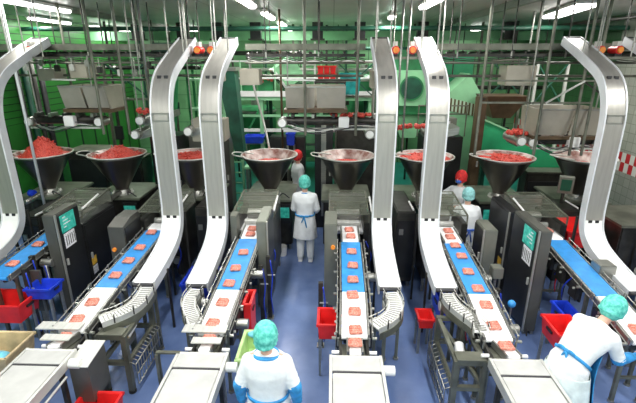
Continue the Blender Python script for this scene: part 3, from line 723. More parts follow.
# ------------------------------------------------------------------ crates and totes
def crate(x, y, z, w, d, h, m, label, group=None, rot=0, stand=False, name='plastic_crate', handles=True):
    t = thing(name, label, 'crate', (x, y, 0 if stand else z), group); t.rotation_euler.z = rot
    oz = z if stand else 0
    def pl(mb, n, mm, sm=False):
        o = mb.build(n, mm, None, sm); o.parent = t; return o
    b = MB(); k = .86
    def ring(f, zz, ins=0): return [V((sx * (w / 2 * f - ins), sy * (d / 2 * f - ins), zz)) for sx, sy in ((-1, -1), (1, -1), (1, 1), (-1, 1))]
    b.rings([ring(k, oz), ring(1, oz + h), ring(1, oz + h, .02), ring(k, oz + .02, .02)])
    pl(b, 'tub', m)
    r = MB()
    for s in (-1, 1): r.box((0, s * d / 2, oz + h - .01), (w + .03, .025, .03)); r.box((s * w / 2, 0, oz + h - .01), (.025, d + .0, .03))
    pl(r, 'rim', m)
    if handles:
        for s in (-1, 1): pl(MB().box((s * (w / 2 - .004), 0, oz + h * .68), (.03, d * .3, .03)), 'hand_grip', 'black')
    if stand:
        for sx in (-1, 1):
            for sy in (-1, 1): pl(MB().box((sx * w * .4, sy * d * .4, oz / 2), (.03, .03, oz)), 'leg', 'steel')
    return t
crate(-4.42, 4.92, .42, .62, .42, .28, 'red', 'red crate on a stand under the leftmost blue belt', stand=True)
crate(-3.85, 3.95, .35, .62, .48, .34, 'tan', 'tan tote with a cyan bag inside, at the left edge', stand=True)
solo(MB().ball((-3.85, 3.95, .47), .14, (1.1, .9, .7)), 'plastic_bag', 'cyan', 'crumpled cyan bag inside the tan tote at the left edge', 'bag', (-3.85, 3.95, .37), smooth=True)
crate(-2.44, 3.35, .02, .42, .5, .36, 'red', 'red crate on the floor right of the left grey table')
crate(-1.04, 4.72, .42, .09, .34, .48, 'red', 'tall narrow red tub standing right of the white belt, left of the aisle', stand=True)
crate(-.02, 4.52, .55, .26, .36, .22, 'red', 'red crate on a stand left of the centre white belt', stand=True)
crate(2.88, 4.55, .45, .34, .44, .24, 'red', 'red crate on a stand between the cabinets and the bending worker', stand=True)
crate(4.14, 6.9, .8, .52, .7, .3, 'red', 'red crate on a stand behind the right screen cabinet', stand=True)
crate(1.27, 4.95, .40, .2, .26, .14, 'red', 'red crate half hidden under the slide foot right of the centre', stand=True)
crate(-1.5, 5.35, .2, .3, .5, .25, 'blue', 'blue crate under the belt beside the third slide from left', stand=True)
crate(-2.05, 5.9, .25, .45, .6, .3, 'blue', 'blue crate low between the second and third slides', stand=True)
crate(1.62, 5.35, .3, .22, .5, .3, 'blue', 'blue crate between slide and blue belt right of the centre', stand=True)
crate(3.12, 4.98, .4, .2, .34, .26, 'blue', 'blue crate beside the red crate near the right blue belt', stand=True)
crate(-4.0, 5.1, .65, .35, .3, .16, 'blue', 'blue crate above the red crate at the left edge', stand=True)
# green tote with offcuts
crate(-.80, 3.85, .62, .34, .50, .22, 'lime', 'light green tote with white and pink offcuts beside the near worker', stand=True)
for k in range(14):
    a = random.uniform(0, 2 * PI); r = random.uniform(0, .1)
    P = (-.80 + r * math.cos(a), 3.83 + 1.4 * r * math.sin(a), .645 + .016 * (k // 5) + .012)
    solo(MB().box(P, (.07, .05, .03), rot=(random.uniform(-.3, .3), random.uniform(-.3, .3), a), bev=.008), 'meat_offcut', 'patty' if k % 2 else 'white', 'small pink or white scrap among the heap in the light green tote', 'scrap', P, 'scraps in the light green tote', smooth=True)
solo(MB().ball((-.76, 4.05, .83), .12, (1.5, .6, .35)), 'plastic_film', 'cyan', 'crumpled cyan film at the back rim of the light green tote', 'film', (-.76, 4.05, .8), smooth=True)
t = thing('junction_box', 'grey box on a post right of the blue belt, second line right of the aisle', 'box', (2.34, 5.45, 0))
MB().bb(2.27, 2.42, 5.38, 5.53, .85, 1.02, bev=.01).build('box_body', 'cab_lt', t); MB().cyl((2.34, 5.45, 0), (2.34, 5.45, .85), .022).build('post', 'steel', t)
t = thing('float_ball', 'blue round knob on a rod at the white belt right of the centre', 'knob', (2.28, 4.72, 0))
MB().cyl((2.28, 4.72, 0), (2.28, 4.72, .85), .012).build('rod', 'steel', t); MB().ball((2.28, 4.72, .87), .05).build('ball', 'blue_belt', t, True)
t = thing('junction_box', 'steel box on a post beside the foot of the big right slide', 'box', (3.72, 5.3, 0))
MB().bb(3.6, 3.82, 5.2, 5.42, .95, 1.17, bev=.01).build('box_body', 'steel', t); MB().cyl((3.71, 5.3, 0), (3.71, 5.3, .95), .022).build('post', 'steel', t)
t = thing('waste_column', 'grey square drive column beside the near end of the left belt line', 'cabinet', (-2.62, 3.6, 0))
MB().prismx([(3.52, .32), (3.86, .32), (3.86, .82), (3.52, .78)], -2.70, -2.50).build('column_body', 'cab', t)
MB().beam((-2.6, 3.5, .785), (-2.6, 3.88, .83), .22, .012).build('column_lid', 'steel_pale', t)
MB().bb(-2.69, -2.51, 3.56, 3.82, .28, .32).build('column_foot', 'steel_dark', t)
MB().bb(-2.63, -2.57, 3.62, 3.74, 0, .28).build('leg', 'steel', t)

# ------------------------------------------------------------------ overhead transverse conveyor, three sections
def overhead(x0, x1, label):
    xc = (x0 + x1) / 2
    t = thing('overhead_conveyor', label, 'conveyor', (xc, 7.9, 3.85), 'overhead cross conveyors')
    for y in (7.68, 8.2):
        MB().bb(x0, x1, y - .015, y + .015, 3.93, 4.03).build('side_beam', 'steel_dark' if y > 8 else 'steel_olive', t)
        MB().bb(x0, x1, y - .012, y + .012, 3.82, 3.87).build('lower_beam', 'steel_dark', t)
    MB().bb(x0, x1, 7.72, 8.16, 3.96, 3.98).build('belt', 'rubber', t)
    m = MB(); n = int((x1 - x0) / .2)
    for k in range(n):
        x = x0 + .1 + k * .2; m.cyl((x, 7.7, 3.89), (x, 8.18, 3.89), .022, seg=8)
    m.build('rollers', 'steel_dark', t)
    k = x0 + .35
    while k < x1:
        MB().bb(k - .012, k + .012, 7.655, 7.67, 3.80, 4.03).build('stay', 'steel', t)
        for y in (7.66, 8.22): MB().cyl((k, y, 3.9), (k, y, ZC), .011, seg=6).build('hanger_rod', 'steel_dark', t)
        k += .9
    MB().tube([(x0, 7.62, 3.72), (x1, 7.62, 3.72)], .018).build('air_pipe', 'steel_olive', t)
    MB().tube([(x0, 7.9, 3.50), (x1, 7.9, 3.50)], .022).build('lower_pipe', 'steel_olive', t)
    for q in range(3):
        MB().tube(arc([(x0 + (x1 - x0) * f, 7.63 + .02 * q, 3.83 - .05 * (j % 2) - .03 * q) for j, f in enumerate([0, .14, .3, .43, .57, .7, .86, 1])], 4), .008, 6).build('cable', ['rubber', 'steel_dark', 'steel_olive'][q], t, True)
overhead(XL + .1, -1.95, 'left stretch of the dark overhead cross conveyor under the ceiling')
overhead(-1.5, .55, 'middle stretch of the overhead cross conveyor over the aisle')
overhead(1.75, 6.5, 'right stretch of the overhead cross conveyor under the ceiling')

# pairs of orange red motors between slide tops
def red_motor(x, y, z, label, m='orange'):
    t = thing('gear_motor', label, 'motor', (x, y, z), 'orange red gear motors between the slide tops')
    MB().cyl((x, y - .08, z), (x, y + .14, z), .062, seg=16).build('motor_body', 'red' if m == 'orange' else m, t, 'auto')
    MB().cyl((x, y - .11, z), (x, y - .08, z), .045, seg=16).build('motor_face', 'orange', t, 'auto')
    MB().bb(x - .03, x + .03, y - .04, y + .1, z + .05, z + .13).build('terminal_box', 'steel_pale', t)
    MB().bb(x - .05, x + .05, y - .06, y + .1, z - .10, z - .055).build('mount', 'black', t)
for x, l in ((-2.20, 'left one of the orange motors between the second and third slides'), (-1.98, 'right one of the orange motors between the second and third slides'), (1.0, 'left one of the orange motors between the two central slides'), (1.27, 'right one of the orange motors between the two central slides'),
             (4.22, 'left red motor beside the top of the big right slide'), (4.5, 'right red motor beside the top of the big right slide'), (-5.0, 'orange motor at the top of the leftmost slide')):
    red_motor(x, 7.3, 3.92, l)
for xa, xb, l in ((-2.36, -1.85, 'left pair of'), (.88, 1.40, 'centre pair of'), (4.08, 4.66, 'right pair of'), (-5.3, -4.7, 'leftmost of the')):
    t = thing('motor_platform', 'hanging steel shelf under the ' + l + ' orange motors', 'shelf', ((xa + xb) / 2, 7.3, 3.8), 'hanging motor shelves')
    MB().bb(xa, xb, 7.1, 7.55, 3.78, 3.82).build('shelf_plate', 'steel_olive', t)
    for x in (xa + .02, xb - .02): MB().cyl((x, 7.15, 3.8), (x, 7.15, ZC), .012).build('hanger_rod', 'steel', t)

# black ceiling brackets above the slide tops
for x, nm in ((-4.3, 'between the left rods'), (-3.3, 'between second and third slide'), (-2.2, 'behind the lamps left of centre'), (-.44, 'above the aisle'), (.75, 'beside the slide right of the aisle'), (2.5, 'right of the central slides'), (4.9, 'behind the wide right lamp'), (-5.6, 'behind the long corner lamp')):
    t = thing('ceiling_bracket', 'dark box bracket hanging from the ceiling ' + nm, 'bracket', (x, 12.9, ZC), 'dark ceiling brackets')
    MB().bb(x - .15, x + .15, 12.8, 13.0, 4.32, ZC).build('bracket_body', 'cab_dk', t)
    MB().bb(x - .2, x + .2, 12.75, 13.05, 4.28, 4.32).build('mount_plate', 'steel_dark', t)

# ------------------------------------------------------------------ hanging frames with mince feeding screws and beige panels
def feeder(x0, x1, zb, zt, zs, lab, posts, sx0, sx1):
    xc = (x0 + x1) / 2; y = 7.75
    posts = [(a, 7.26 if b < 7.65 else 8.32) for a, b in posts]
    t = thing('feeder_gantry', 'tall steel hanging frame with rods and braces, ' + lab, 'frame', (xc, y, zs), 'hanging frames of the mince feeders')
    for px, py in posts: MB().cyl((px, py, zs - .2), (px, py, ZC), .024, seg=10).build('post', 'steel_olive', t)
    for z in (zt + .12, 3.45): MB().beam((posts[0][0], 7.26, z), (max(p[0] for p in posts), 7.26, z), .03, .03).build('crossbar', 'steel_olive', t)
    MB().beam((x0, 7.23, zt + .12), (xc, 7.23, 3.45), .025, .025).build('brace', 'steel_pale', t)
    MB().beam((x1, 7.29, zt + .12), (xc, 7.29, 3.45), .025, .025).build('brace', 'steel_dark', t)
    # beige hopper trough with two panels
    t = thing('feed_trough', 'beige steel trough of flat panels, ' + lab, 'trough', (xc, y, zb), 'beige feed troughs')
    gap = .02
    for a, b in ((x0, xc - gap), (xc + gap, x1)):
        MB().rings([[V((a, y - .30, zb + .02)), V((b, y - .30, zb + .02)), V((b, y - .28, zb + .02)), V((a, y - .28, zb + .02))], [V((a, y - .42, zt)), V((b, y - .42, zt)), V((b, y - .40, zt)), V((a, y - .40, zt))]]).build('front_panel', 'beige', t)
    MB().rings([[V((x0, y + .26, zb)), V((x1, y + .26, zb)), V((x1, y + .28, zb)), V((x0, y + .28, zb))], [V((x0, y + .36, zt)), V((x1, y + .36, zt)), V((x1, y + .38, zt)), V((x0, y + .38, zt))]]).build('back_panel', 'beige', t)
    for a in (x0, x1 - .01): MB().rings([[V((a, y - .29, zb)), V((a, y + .27, zb)), V((a, y + .37, zt)), V((a, y - .41, zt))], [V((a + .01, y - .29, zb)), V((a + .01, y + .27, zb)), V((a + .01, y + .37, zt)), V((a + .01, y - .41, zt))]]).build('end_panel', 'beige', t)
    MB().bb(x0 - .04, x1 + .04, y - .32, y + .28, zb - .06, zb + .0).build('trough_bottom', 'brown', t)
    MB().beam((x0, y - .42, zt), (x1, y - .42, zt), .02, .025).build('rim', 'steel', t)
    # screw conveyor
    t = thing('screw_conveyor', 'dark screw conveyor with round white end caps, ' + lab, 'conveyor', ((sx0 + sx1) / 2, y - .2, zs), 'cross screw conveyors')
    MB().cyl((sx0, y - .15, zs), (sx1, y - .15, zs), .075, seg=16).build('screw_tube', 'steel_dark', t, 'auto')
    for a in (sx0, sx1):
        MB().cyl((a, y - .30, zs - .02), (a, y - .05, zs - .02), .085, seg=18).build('end_housing', 'steel', t, 'auto')
        MB().cyl((a, y - .325, zs - .02), (a, y - .30, zs - .02), .065, seg=18).build('end_cap', 'white', t, 'auto')
    mx = sx0 + (sx1 - sx0) * .6
    MB().bb(mx - .09, mx + .09, y - .36, y - .24, zs - .09, zs + .09, bev=.01).build('terminal_box', 'white', t)
    MB().bb(sx0, sx1, y - .28, y - .22, zs - .14, zs - .11).build('support_rail', 'steel_pale', t)
    for k in range(5):
        xx = sx0 + (sx1 - sx0) * (k + .5) / 5
        MB().bb(xx - .025, xx + .025, y - .26, y - .05, zs + .06, zs + .13).build('valve_block', ['steel_dark', 'steel', 'black'][k % 3], t)
    for q in range(3):
        MB().tube(arc([(sx0 + .1, y - .28, zs - .05 * q), ((sx0 * 2 + sx1) / 3, y - .33, zs - .12 - .04 * q), ((sx0 + sx1 * 2) / 3, y - .3, zs - .02 - .04 * q), (sx1 - .1, y - .28, zs - .08)]), .010, 6).build('hose', ['rubber', 'steel_pale', 'rubber'][q], t, True)
    for a in (sx0 + .1, sx1 - .1): MB().cyl((a, y - .15, zs + .05), (a, y - .15, zt + .5), .014).build('hanger_rod', 'steel', t)
feeder(-4.70, -3.90, 2.95, 3.34, 2.74, 'at the left above the first two hoppers', [(-3.98, 7.45), (-3.52, 7.45), (-3.1, 7.45), (-5.05, 7.7)], -5.42, -4.15)
feeder(-.80, .22, 2.96, 3.34, 2.74, 'in the middle above the aisle', [(-.46, 7.4), (.40, 7.4)], -.88, .92)
feeder(3.50, 4.62, 2.52, 2.98, 2.42, 'at the right above the last two hoppers', [(2.45, 7.5), (3.45, 7.4), (3.68, 7.7), (4.05, 7.4), (4.25, 7.45)], 3.5, 4.64)
# screws feeding the middle-left and middle-right hoppers
def small_screw(x, z, lab, meat=True):
    t = thing('mince_feed_pipe', 'steel feed pipe with round white cap ' + lab, 'pipe', (x, 7.6, z), 'mince feed pipes')
    MB().cyl((x, 7.45, z), (x, 8.1, z), .085, seg=18).build('pipe_body', 'steel', t, 'auto')
    MB().cyl((x, 7.42, z), (x, 7.45, z), .065, seg=18).build('end_cap', 'white', t, 'auto')
    MB().rings([[V((x, 7.6, z - .12)), V((x + .5, 7.6, z + .02)), V((x + .5, 8.1, z + .02)), V((x, 8.1, z - .12))], [V((x, 7.6, z + .02)), V((x + .5, 7.6, z + .14)), V((x + .5, 8.1, z + .14)), V((x, 8.1, z + .02))]]).build('side_trough', 'steel', t)
    MB().cyl((x + .06, 7.56, z), (x + .06, 7.56, ZC), .012).build('hanger_rod', 'steel', t)
for x, z, l in ((-3.40, 2.75, 'left, upper of the two above the second hopper'), (-3.52, 2.50, 'left, lower of the two above the second hopper'), (-2.56, 2.56, 'between second and third slide'), (.66, 2.53, 'above the polished hopper'), (1.75, 2.5, 'behind the slide right of centre'), (3.3, 2.42, 'beside the green container')):
    small_screw(x, z, l)
# red mince pieces on top of the screws
def clump(x, y, z, w, d, h, label, n=26, m='mince'):
    b = MB()
    for k in range(n):
        P = V((x + random.uniform(-w, w) / 2, y + random.uniform(-d, d) / 2, z + random.uniform(.2, 1) * h * .5))
        b.ball(P, random.uniform(.03, .05), u=7, v=5)
    solo(b, 'minced_meat', m, label, 'meat', (x, y, z), kind='stuff', smooth=True)
clump(-3.30, 7.6, 2.86, .42, .2, .16, 'red mince spilling over the upper feed pipe above the second hopper')
clump(.42, 7.6, 2.83, .95, .16, .07, 'red mince along the top of the middle screw conveyor', 34)
clump(1.3, 7.75, 2.60, .75, .2, .08, 'red mince between the two central slides')
clump(3.28, 7.65, 2.52, .3, .2, .12, 'red mince on the feed pipe beside the green container', 18)
# grey covers hanging beneath the overhead conveyor
for x0, x1, z0, z1, l in ((-5.2, -4.9, 3.42, 3.62, 'left, near the leftmost slide'), (-4.62, -4.3, 3.46, 3.70, 'left, above the feed trough'), (-1.62, -1.28, 3.35, 3.62, 'right of the third slide'), (.66, .9, 3.3, 3.6, 'left of the second central slide'), (-2.3, -1.95, 3.4, 3.6, 'between second and third slide'), (2.95, 3.45, 3.35, 3.68, 'right, under the cross conveyor'), (-2.55, -1.95, 2.35, 2.75, 'low between second and third slide')):
    t = thing('hanging_cover', 'grey sheet metal cover hanging ' + l, 'cover', ((x0 + x1) / 2, 7.8, z0), 'hanging grey covers')
    MB().bb(x0, x1, 7.62, 8.0, z0, z1, bev=.01).build('cover_body', 'beige', t)
    MB().cyl(((x0 + x1) / 2, 7.8, z1), ((x0 + x1) / 2, 7.8, 3.87), .015).build('hanger_rod', 'steel', t)
# loose valves and junctions dotted along the overhead left part
for k in range(12):
    x = -5.9 + k * .27 + random.uniform(-.05, .05); z = 3.62 + random.uniform(-.08, .1)
    t = thing('pipe_valve', 'small valve on the overhead pipes at the left, %s along from the left edge' % ['first', 'second', 'third', 'fourth', 'fifth', 'sixth', 'seventh', 'eighth', 'ninth', 'tenth', 'eleventh', 'last'][k], 'valve', (x, 7.55, z), 'small overhead valves')
    MB().bb(x - .04, x + .04, 7.56, 7.64, z - .05, z + .06, bev=.01).build('valve_body', ['steel', 'steel_dark', 'steel_pale'][k % 3], t)
    MB().cyl((x, 7.6, z + .05), (x, 7.6, 3.80), .01, seg=6).build('stem', 'steel', t)
# thin vertical rods, bare
for k, (x, y, z0, l) in enumerate([(-2.98, 7.0, 3.5, 'left of the second slide'), (1.05, 7.0, 2.4, 'left one between the central slides'), (1.17, 7.05, 2.3, 'right one between the central slides'), (.98, 7.4, 1.9, 'thicker one between the central slides'), (-5.35, 7.3, 1.2, 'pale one at the left beside the leftmost slide'), (-1.12, 9.5, 1.7, 'brown one behind the hopper left of the aisle')]):
    solo(MB().cyl((x, y, z0), (x, y, ZC), .016 if k < 4 else .025, seg=8), 'hanging_rod', ['steel', 'steel', 'steel', 'steel_olive', 'rail', 'brown'][k], 'vertical hanging rod, ' + l, 'rod', (x, y, z0), smooth=True)

# ------------------------------------------------------------------ mixing area at the back
def ladder(x, y, w, z1, label, m='green_lt', z0=0):
    t = thing('ladder', label, 'ladder', (x, y, z0))
    for s in (-1, 1): MB().bb(x + s * w / 2 - .025, x + s * w / 2 + .025, y - .03, y + .03, z0, z1).build('rail', m, t)
    z = z0 + .25
    while z < z1 - .1:
        MB().cyl((x - w / 2, y, z), (x + w / 2, y, z), .018, seg=8).build('rung', m, t); z += .27
ladder(-2.42, 10.3, .38, 3.2, 'pale green ladder behind the third slide')
ladder(-2.95, 10.4, .42, 3.0, 'grey ladder left of the pale green ladder', 'steel')
ladder(-.62, 11.6, .30, 4.2, 'narrow pale ladder at the upper centre behind the thick post', 'steel_pale', 2.84)
t = thing('mezzanine', 'pale green work platform with railings behind the aisle', 'platform', (-1.6, 12.3, 0))
MB().bb(-3.3, 1.1, 11.4, 13.4, 2.74, 2.84).build('deck', 'green_lt', t)
MB().bb(-3.3, 1.1, 11.36, 11.40, 2.84, 2.98).build('kick_plate', 'white', t)
for x in (-3.2, -1.9, -.3, 1.0):
    MB().bb(x - .05, x + .05, 11.45, 11.55, .004, 2.74).build('column', 'green_lt', t)
    MB().bb(x - .05, x + .05, 13.2, 13.3, .004, 2.74).build('column', 'green_dk', t)
for x in (-3.2, -2.4, -1.5, -.3, 1.05): MB().cyl((x, 11.42, 2.84), (x, 11.42, 3.75), .022).build('rail_post', 'green_lt', t)
for z in (3.3, 3.72): MB().cyl((-3.25, 11.42, z), (1.08, 11.42, z), .022).build('handrail', 'white', t)
for a, b in ((-3.2, -1.9), (-.3, 1.0)):
    MB().beam((a, 11.5, .3), (b, 11.5, 2.6), .05, .05).build('brace', 'green', t)
MB().bb(-3.2, 1.0, 11.46, 11.54, 1.9, 1.98).build('tie_beam', 'white', t)
MB().bb(-3.2, 1.0, 11.46, 11.54, 2.3, 2.36).build('tie_beam', 'green_lt', t)
# wall lower cream back drop: tanks behind the platform
def tank(x, y, r, z0, z1, m, label):
    t = thing('mixing_tank', label, 'tank', (x, y, 0), 'mixing tanks at the back')
    MB().lathe([(.02, z0), (r * .5, z0 + .02), (r, z0 + .35), (r, z1), (r * .8, z1 + .08), (.02, z1 + .12)], (x, y, 0), 28).build('vessel', m, t, 'auto')
    for k in range(4):
        a = PI / 4 + k * PI / 2; MB().cyl((x + r * .85 * math.cos(a), y + r * .85 * math.sin(a), .004), (x + r * .85 * math.cos(a), y + r * .85 * math.sin(a), z0 + .4), .05).build('leg', 'steel', t)
    MB().cyl((x, y, z1 + .1), (x, y, z1 + .4), .12, seg=14).build('mixer_drive', 'steel', t, 'auto')
    for z in (z0 + .5, z1 - .1): MB().lathe([(r, z), (r + .03, z + .01), (r + .03, z + .06), (r, z + .07)], (x, y, 0), 28).build('hoop', 'steel', t, 'auto')
tank(-2.6, 14.4, .7, .6, 2.2, 'green', 'green mixing tank under the platform at the left')
tank(-.6, 14.4, .75, .6, 2.3, 'green_lt', 'pale green mixing tank under the platform in the middle')
tank(1.0, 14.4, .6, 1.0, 3.2, 'green', 'dark green round vessel right of the aisle at the back')
# crates on the platform
for k, (x, w) in enumerate(((-2.32, .5), (-1.78, .42))):
    crate(x, 11.8, 2.84, w, .5, .42, 'green', 'green crate of red meat on the platform, %s one' % ('left', 'right')[k], 'meat crates on the platform', handles=False)
    clump(x, 11.72, 3.14, w * .85, .42, .26, 'red meat heaped in the %s green crate on the platform' % ('left', 'right')[k], 30)
# tilted white meat bin
t = thing('tilting_bin', 'white square bin tipped on its side on the platform', 'bin', (-1.15, 12.0, 2.84))
b = MB().box((0, 0, .33), (.6, .6, .62)); o = b.build('bin_body', 'green_lt', None); o.parent = t; o.location = (.1, 0, .32); o.rotation_euler = (0, -.62, .3)
o2 = MB().box((-.33, 0, .33), (.05, .52, .52)).build('bin_mouth', 'steel_dark', None); o2.parent = o
o3 = MB().box((-.30, 0, .63), (.06, .64, .05)); o3.box((-.30, 0, .04), (.06, .64, .05)); o3.box((-.30, .3, .33), (.06, .05, .6)); o3.box((-.30, -.3, .33), (.06, .05, .6)); o3 = o3.build('bin_rim', 'white', None); o3.parent = o
b = MB().box((.15, .1, .16), (.7, .5, .32)); o = b.build('tipping_cradle', 'green', None); o.parent = t
# hanging red crates / hoses right of thick post
for k in range(6):
    x = -.30 + .14 * (k % 3); z = 3.30 + .17 * (k // 3)
    crate(x + .02, 10.2, z, .13, .3, .155, 'red', 'small red crate in the stack beside the platform, %s in the %s row' % (['left', 'middle', 'right'][k % 3], ['lower', 'upper'][k // 3]), 'stacked small red crates', handles=False, name='red_crate')
t = thing('crate_shelf', 'dark steel shelf on posts carrying the small red crates', 'shelf', (-.15, 10.2, 0))
MB().bb(-.42, .3, 10.0, 10.4, 3.25, 3.30).build('shelf_plate', 'steel_dark', t)
for x in (-.40, .28): MB().bb(x - .02, x + .02, 10.2, 10.24, .004, 3.25).build('post', 'steel_dark', t)
# dark green flexible duct, teal bin
t = thing('hanging_duct', 'dark green square duct tapering down behind the third slide', 'duct', (-2.0, 9.2, 1.7))
MB().rings([[V((-2.08, 9.0, 1.7)), V((-1.9, 9.0, 1.7)), V((-1.9, 9.25, 1.7)), V((-2.08, 9.25, 1.7))], [V((-2.40, 9.0, 3.55)), V((-2.02, 9.0, 3.55)), V((-2.02, 9.4, 3.55)), V((-2.40, 9.4, 3.55))]]).build('duct_body', 'green_dk', t)
MB().bb(-2.44, -1.98, 8.98, 9.42, 3.55, 3.62).build('flange', 'steel', t)
MB().cyl((-2.2, 9.2, 3.62), (-2.2, 9.2, ZC), .02).build('hanger_rod', 'steel', t)
solo(MB().tube(arc([(-1.72, 9.0, 3.9), (-1.62, 9.0, 3.2), (-1.45, 9.0, 2.5), (-1.32, 8.8, 1.99)]), .022), 'water_pipe', 'steel_pale', 'pale thin pipe slanting down to the hopper left of the aisle', 'pipe', (-1.32, 8.8, 2.0), smooth=True)
crate(-2.0, 10.9, 1.72, .5, .4, .18, 'blue', 'blue crate on a stand behind the hopper left of the aisle', stand=True)
crate(-1.0, 10.2, 1.8, .2, .2, .28, 'blue', 'small blue tub behind the platform leg near the aisle', stand=True)
crate(.42, 10.8, 2.95, .5, .4, .5, 'teal', 'teal glossy tub on a tall stand above the polished hopper', stand=True)
crate(-2.95, 12.0, 2.84, .55, .4, .35, 'teal', 'teal tub on the platform between the second and third slide', handles=False)
# worktable below platform
t = thing('work_table', 'pale steel table behind the hopper left of the aisle', 'table', (-1.6, 10.0, 0))
MB().bb(-2.1, -1.0, 9.8, 10.3, 1.28, 1.33).build('tabletop', 'green_lt', t)
for x in (-2.05, -1.05):
    for y in (9.85, 10.25): MB().bb(x - .02, x + .02, y - .02, y + .02, .004, 1.28).build('leg', 'steel', t)
# tall dark cabinets behind the hoppers
def tall(x0, x1, y0, y1, z1, m, label, stripe=True):
    t = thing('machine_cabinet', label, 'cabinet', ((x0 + x1) / 2, (y0 + y1) / 2, 0))
    MB().bb(x0, x1, y0, y1, .004, z1, bev=.01).build('cabinet_body', m, t)
    if stripe: MB().bb(x0 + (x1 - x0) * .35, x0 + (x1 - x0) * .62, y0 - .03, y0, .3, z1 - .1).build('front_strip', 'steel', t)
    MB().bb(x0 + .05, x1 - .05, y0 - .01, y0, z1 - .06, z1 - .02).build('top_trim', 'steel_dark', t)
    MB().bb(x1 - .08, x1 - .05, y0 - .03, y0, z1 * .5, z1 * .5 + .12).build('door_handle', 'steel_pale', t)
tall(-.38, .02, 9.3, 9.7, 2.55, 'cab_dk', 'tall narrow black cabinet with steel strip right of the red capped worker at the aisle')
tall(.1, 1.15, 9.5, 10.1, 2.35, 'steel_dark', 'broad dark steel cabinet behind the polished hopper', False)
tall(-1.55, -.42 - .25, 9.9 + .5, 10.8, 1.95, 'cab_dk', 'dark low cabinet behind the hopper left of the aisle', False)
tall(2.05, 2.95, 9.6, 10.2, 2.12, 'cab_dk', 'black cabinet behind the red capped worker on the right', False)
tall(-3.95, -3.3, 9.0, 9.7, 2.2, 'cab_dk', 'black cabinet behind the second slide, left of centre', False)
tall(-3.2, -2.3, 9.3, 9.7, 2.3, 'cab', 'grey cabinet standing between second and third slide', False)
tall(3.1, 3.28, 9.3, 9.55, 3.02, 'brown', 'tall thin brown black post cabinet left of the green container', False)
t = thing('control_box', 'pale control box on top of the black cabinet at the right', 'box', (2.5, 9.9, 2.12))
MB().bb(2.25, 2.8, 9.7, 10.0, 2.12, 2.52, bev=.01).build('box_body', 'cab_lt', t); MB().bb(2.3, 2.65, 9.69, 9.70, 2.35, 2.45).build('name_plate', 'paper', t)
m = MB()
for z in (2.62, 2.8): m.tube([(1.9, 9.65, z), (3.0, 9.65, z)], .014)
for x in (1.92, 2.98): m.tube([(x, 9.65, 2.12), (x, 9.65, 2.82)], .014)
solo(m, 'guard_rail', 'steel_olive', 'thin tube guard rail above the black cabinet at the right', 'rail', (2.4, 9.65, 2.12))
# green machine with a round hatch
t = thing('mixer_machine', 'green square mixer with a round dark hatch behind the central slides', 'machine', (2.0, 12, 0))
MB().bb(1.45, 2.75, 11.6, 12.8, 2.35, 4.0, bev=.03).build('mixer_body', 'green', t)
MB().bb(1.5, 2.45, 11.5, 11.62, 2.6, 3.5).build('door_frame', 'green_lt', t)
MB().cyl((2.05, 11.50, 3.05), (2.05, 11.44, 3.05), .27, seg=28).build('hatch', 'green_dk', t, 'auto')
MB().lathe([(.27, 0), (.31, 0), (.31, .05), (.27, .05)], (0, 0, 0), 28).build('hatch_ring', 'green', None)
hr = bpy.data.objects['hatch_ring']; hr.parent = t; hr.rotation_euler.x = PI / 2; hr.location = (.05, -.5, 3.05)
for x in (1.55, 2.65):
    for y in (11.7, 12.7): MB().bb(x - .06, x + .06, y - .06, y + .06, .004, 2.35).build('leg', 'green_dk', t)
MB().prism([(1.6, 2.35), (2.6, 2.35), (2.3, 1.7), (1.9, 1.7)], 11.8, 12.6).build('discharge_cone', 'green_lt', t)
t = thing('mixer_machine', 'tall green mixer housing right of the round hatch', 'machine', (3.3, 12.6, 0))
MB().bb(2.95, 3.75, 12.0, 13.0, 2.6, 3.9, bev=.02).build('mixer_body', 'green_bright', t)
for x in (3.05, 3.65): MB().bb(x - .05, x + .05, 12.4, 12.5, .004, 2.6).build('leg', 'green_dk', t)
MB().bb(2.9, 3.8, 11.96, 12.0, 3.0, 3.1).build('door_band', 'green_dk', t)
# big green slanting container with grille band
t = thing('green_container', 'large pale green slanting container with a slotted band, right of centre', 'container', (3.2, 11, 0))
MB().prism([(2.55, 1.2), (3.55, .9), (3.62, 2.9), (3.25, 3.45), (2.75, 2.95)], 10.6, 11.4).build('container_body', 'green_lt', t)
MB().prism([(2.66, 2.62), (3.61, 2.42), (3.62, 2.70), (2.70, 2.92)], 10.57, 10.6).build('slotted_band', 'white_grille', t)
for x in (2.65, 3.45): MB().bb(x - .05, x + .05, 11.2, 11.3, .004, 1.3).build('leg', 'green_dk', t)
t = thing('green_conveyor_housing', 'bright green sloping conveyor housing behind the second hopper from the right', 'conveyor', (4.6, 10.2, 0))
MB().prism([(3.45, 2.45), (3.45, 1.65), (5.9, .7), (5.9, 1.45)], 9.9, 10.6).build('housing', 'green_bright', t)
MB().prism([(3.45, 2.49), (3.45, 2.45), (5.9, 1.45), (5.9, 1.49)], 9.86, 10.64).build('edge_strip', 'green_lt', t)
for x, z in ((3.7, 1.6), (5.6, .85)): MB().bb(x - .05, x + .05, 10.2, 10.3, .004, z).build('leg', 'green_dk', t)
t = thing('steel_hopper', 'brown steel funnel in front of the green frames at the right', 'hopper', (3.9, 10, 2.4))
MB().rings([[V((3.65, 9.9, 2.5)), V((4.05, 9.9, 2.5)), V((4.05, 10.3, 2.5)), V((3.65, 10.3, 2.5))], [V((3.4, 9.7, 3.0)), V((4.35, 9.7, 3.0)), V((4.35, 10.5, 3.0)), V((3.4, 10.5, 3.0))]]).build('funnel', 'brown', t)
for x in (3.42, 4.33): MB().cyl((x, 10.1, 3.0), (x, 10.1, ZC), .02).build('hanger_rod', 'steel', t)
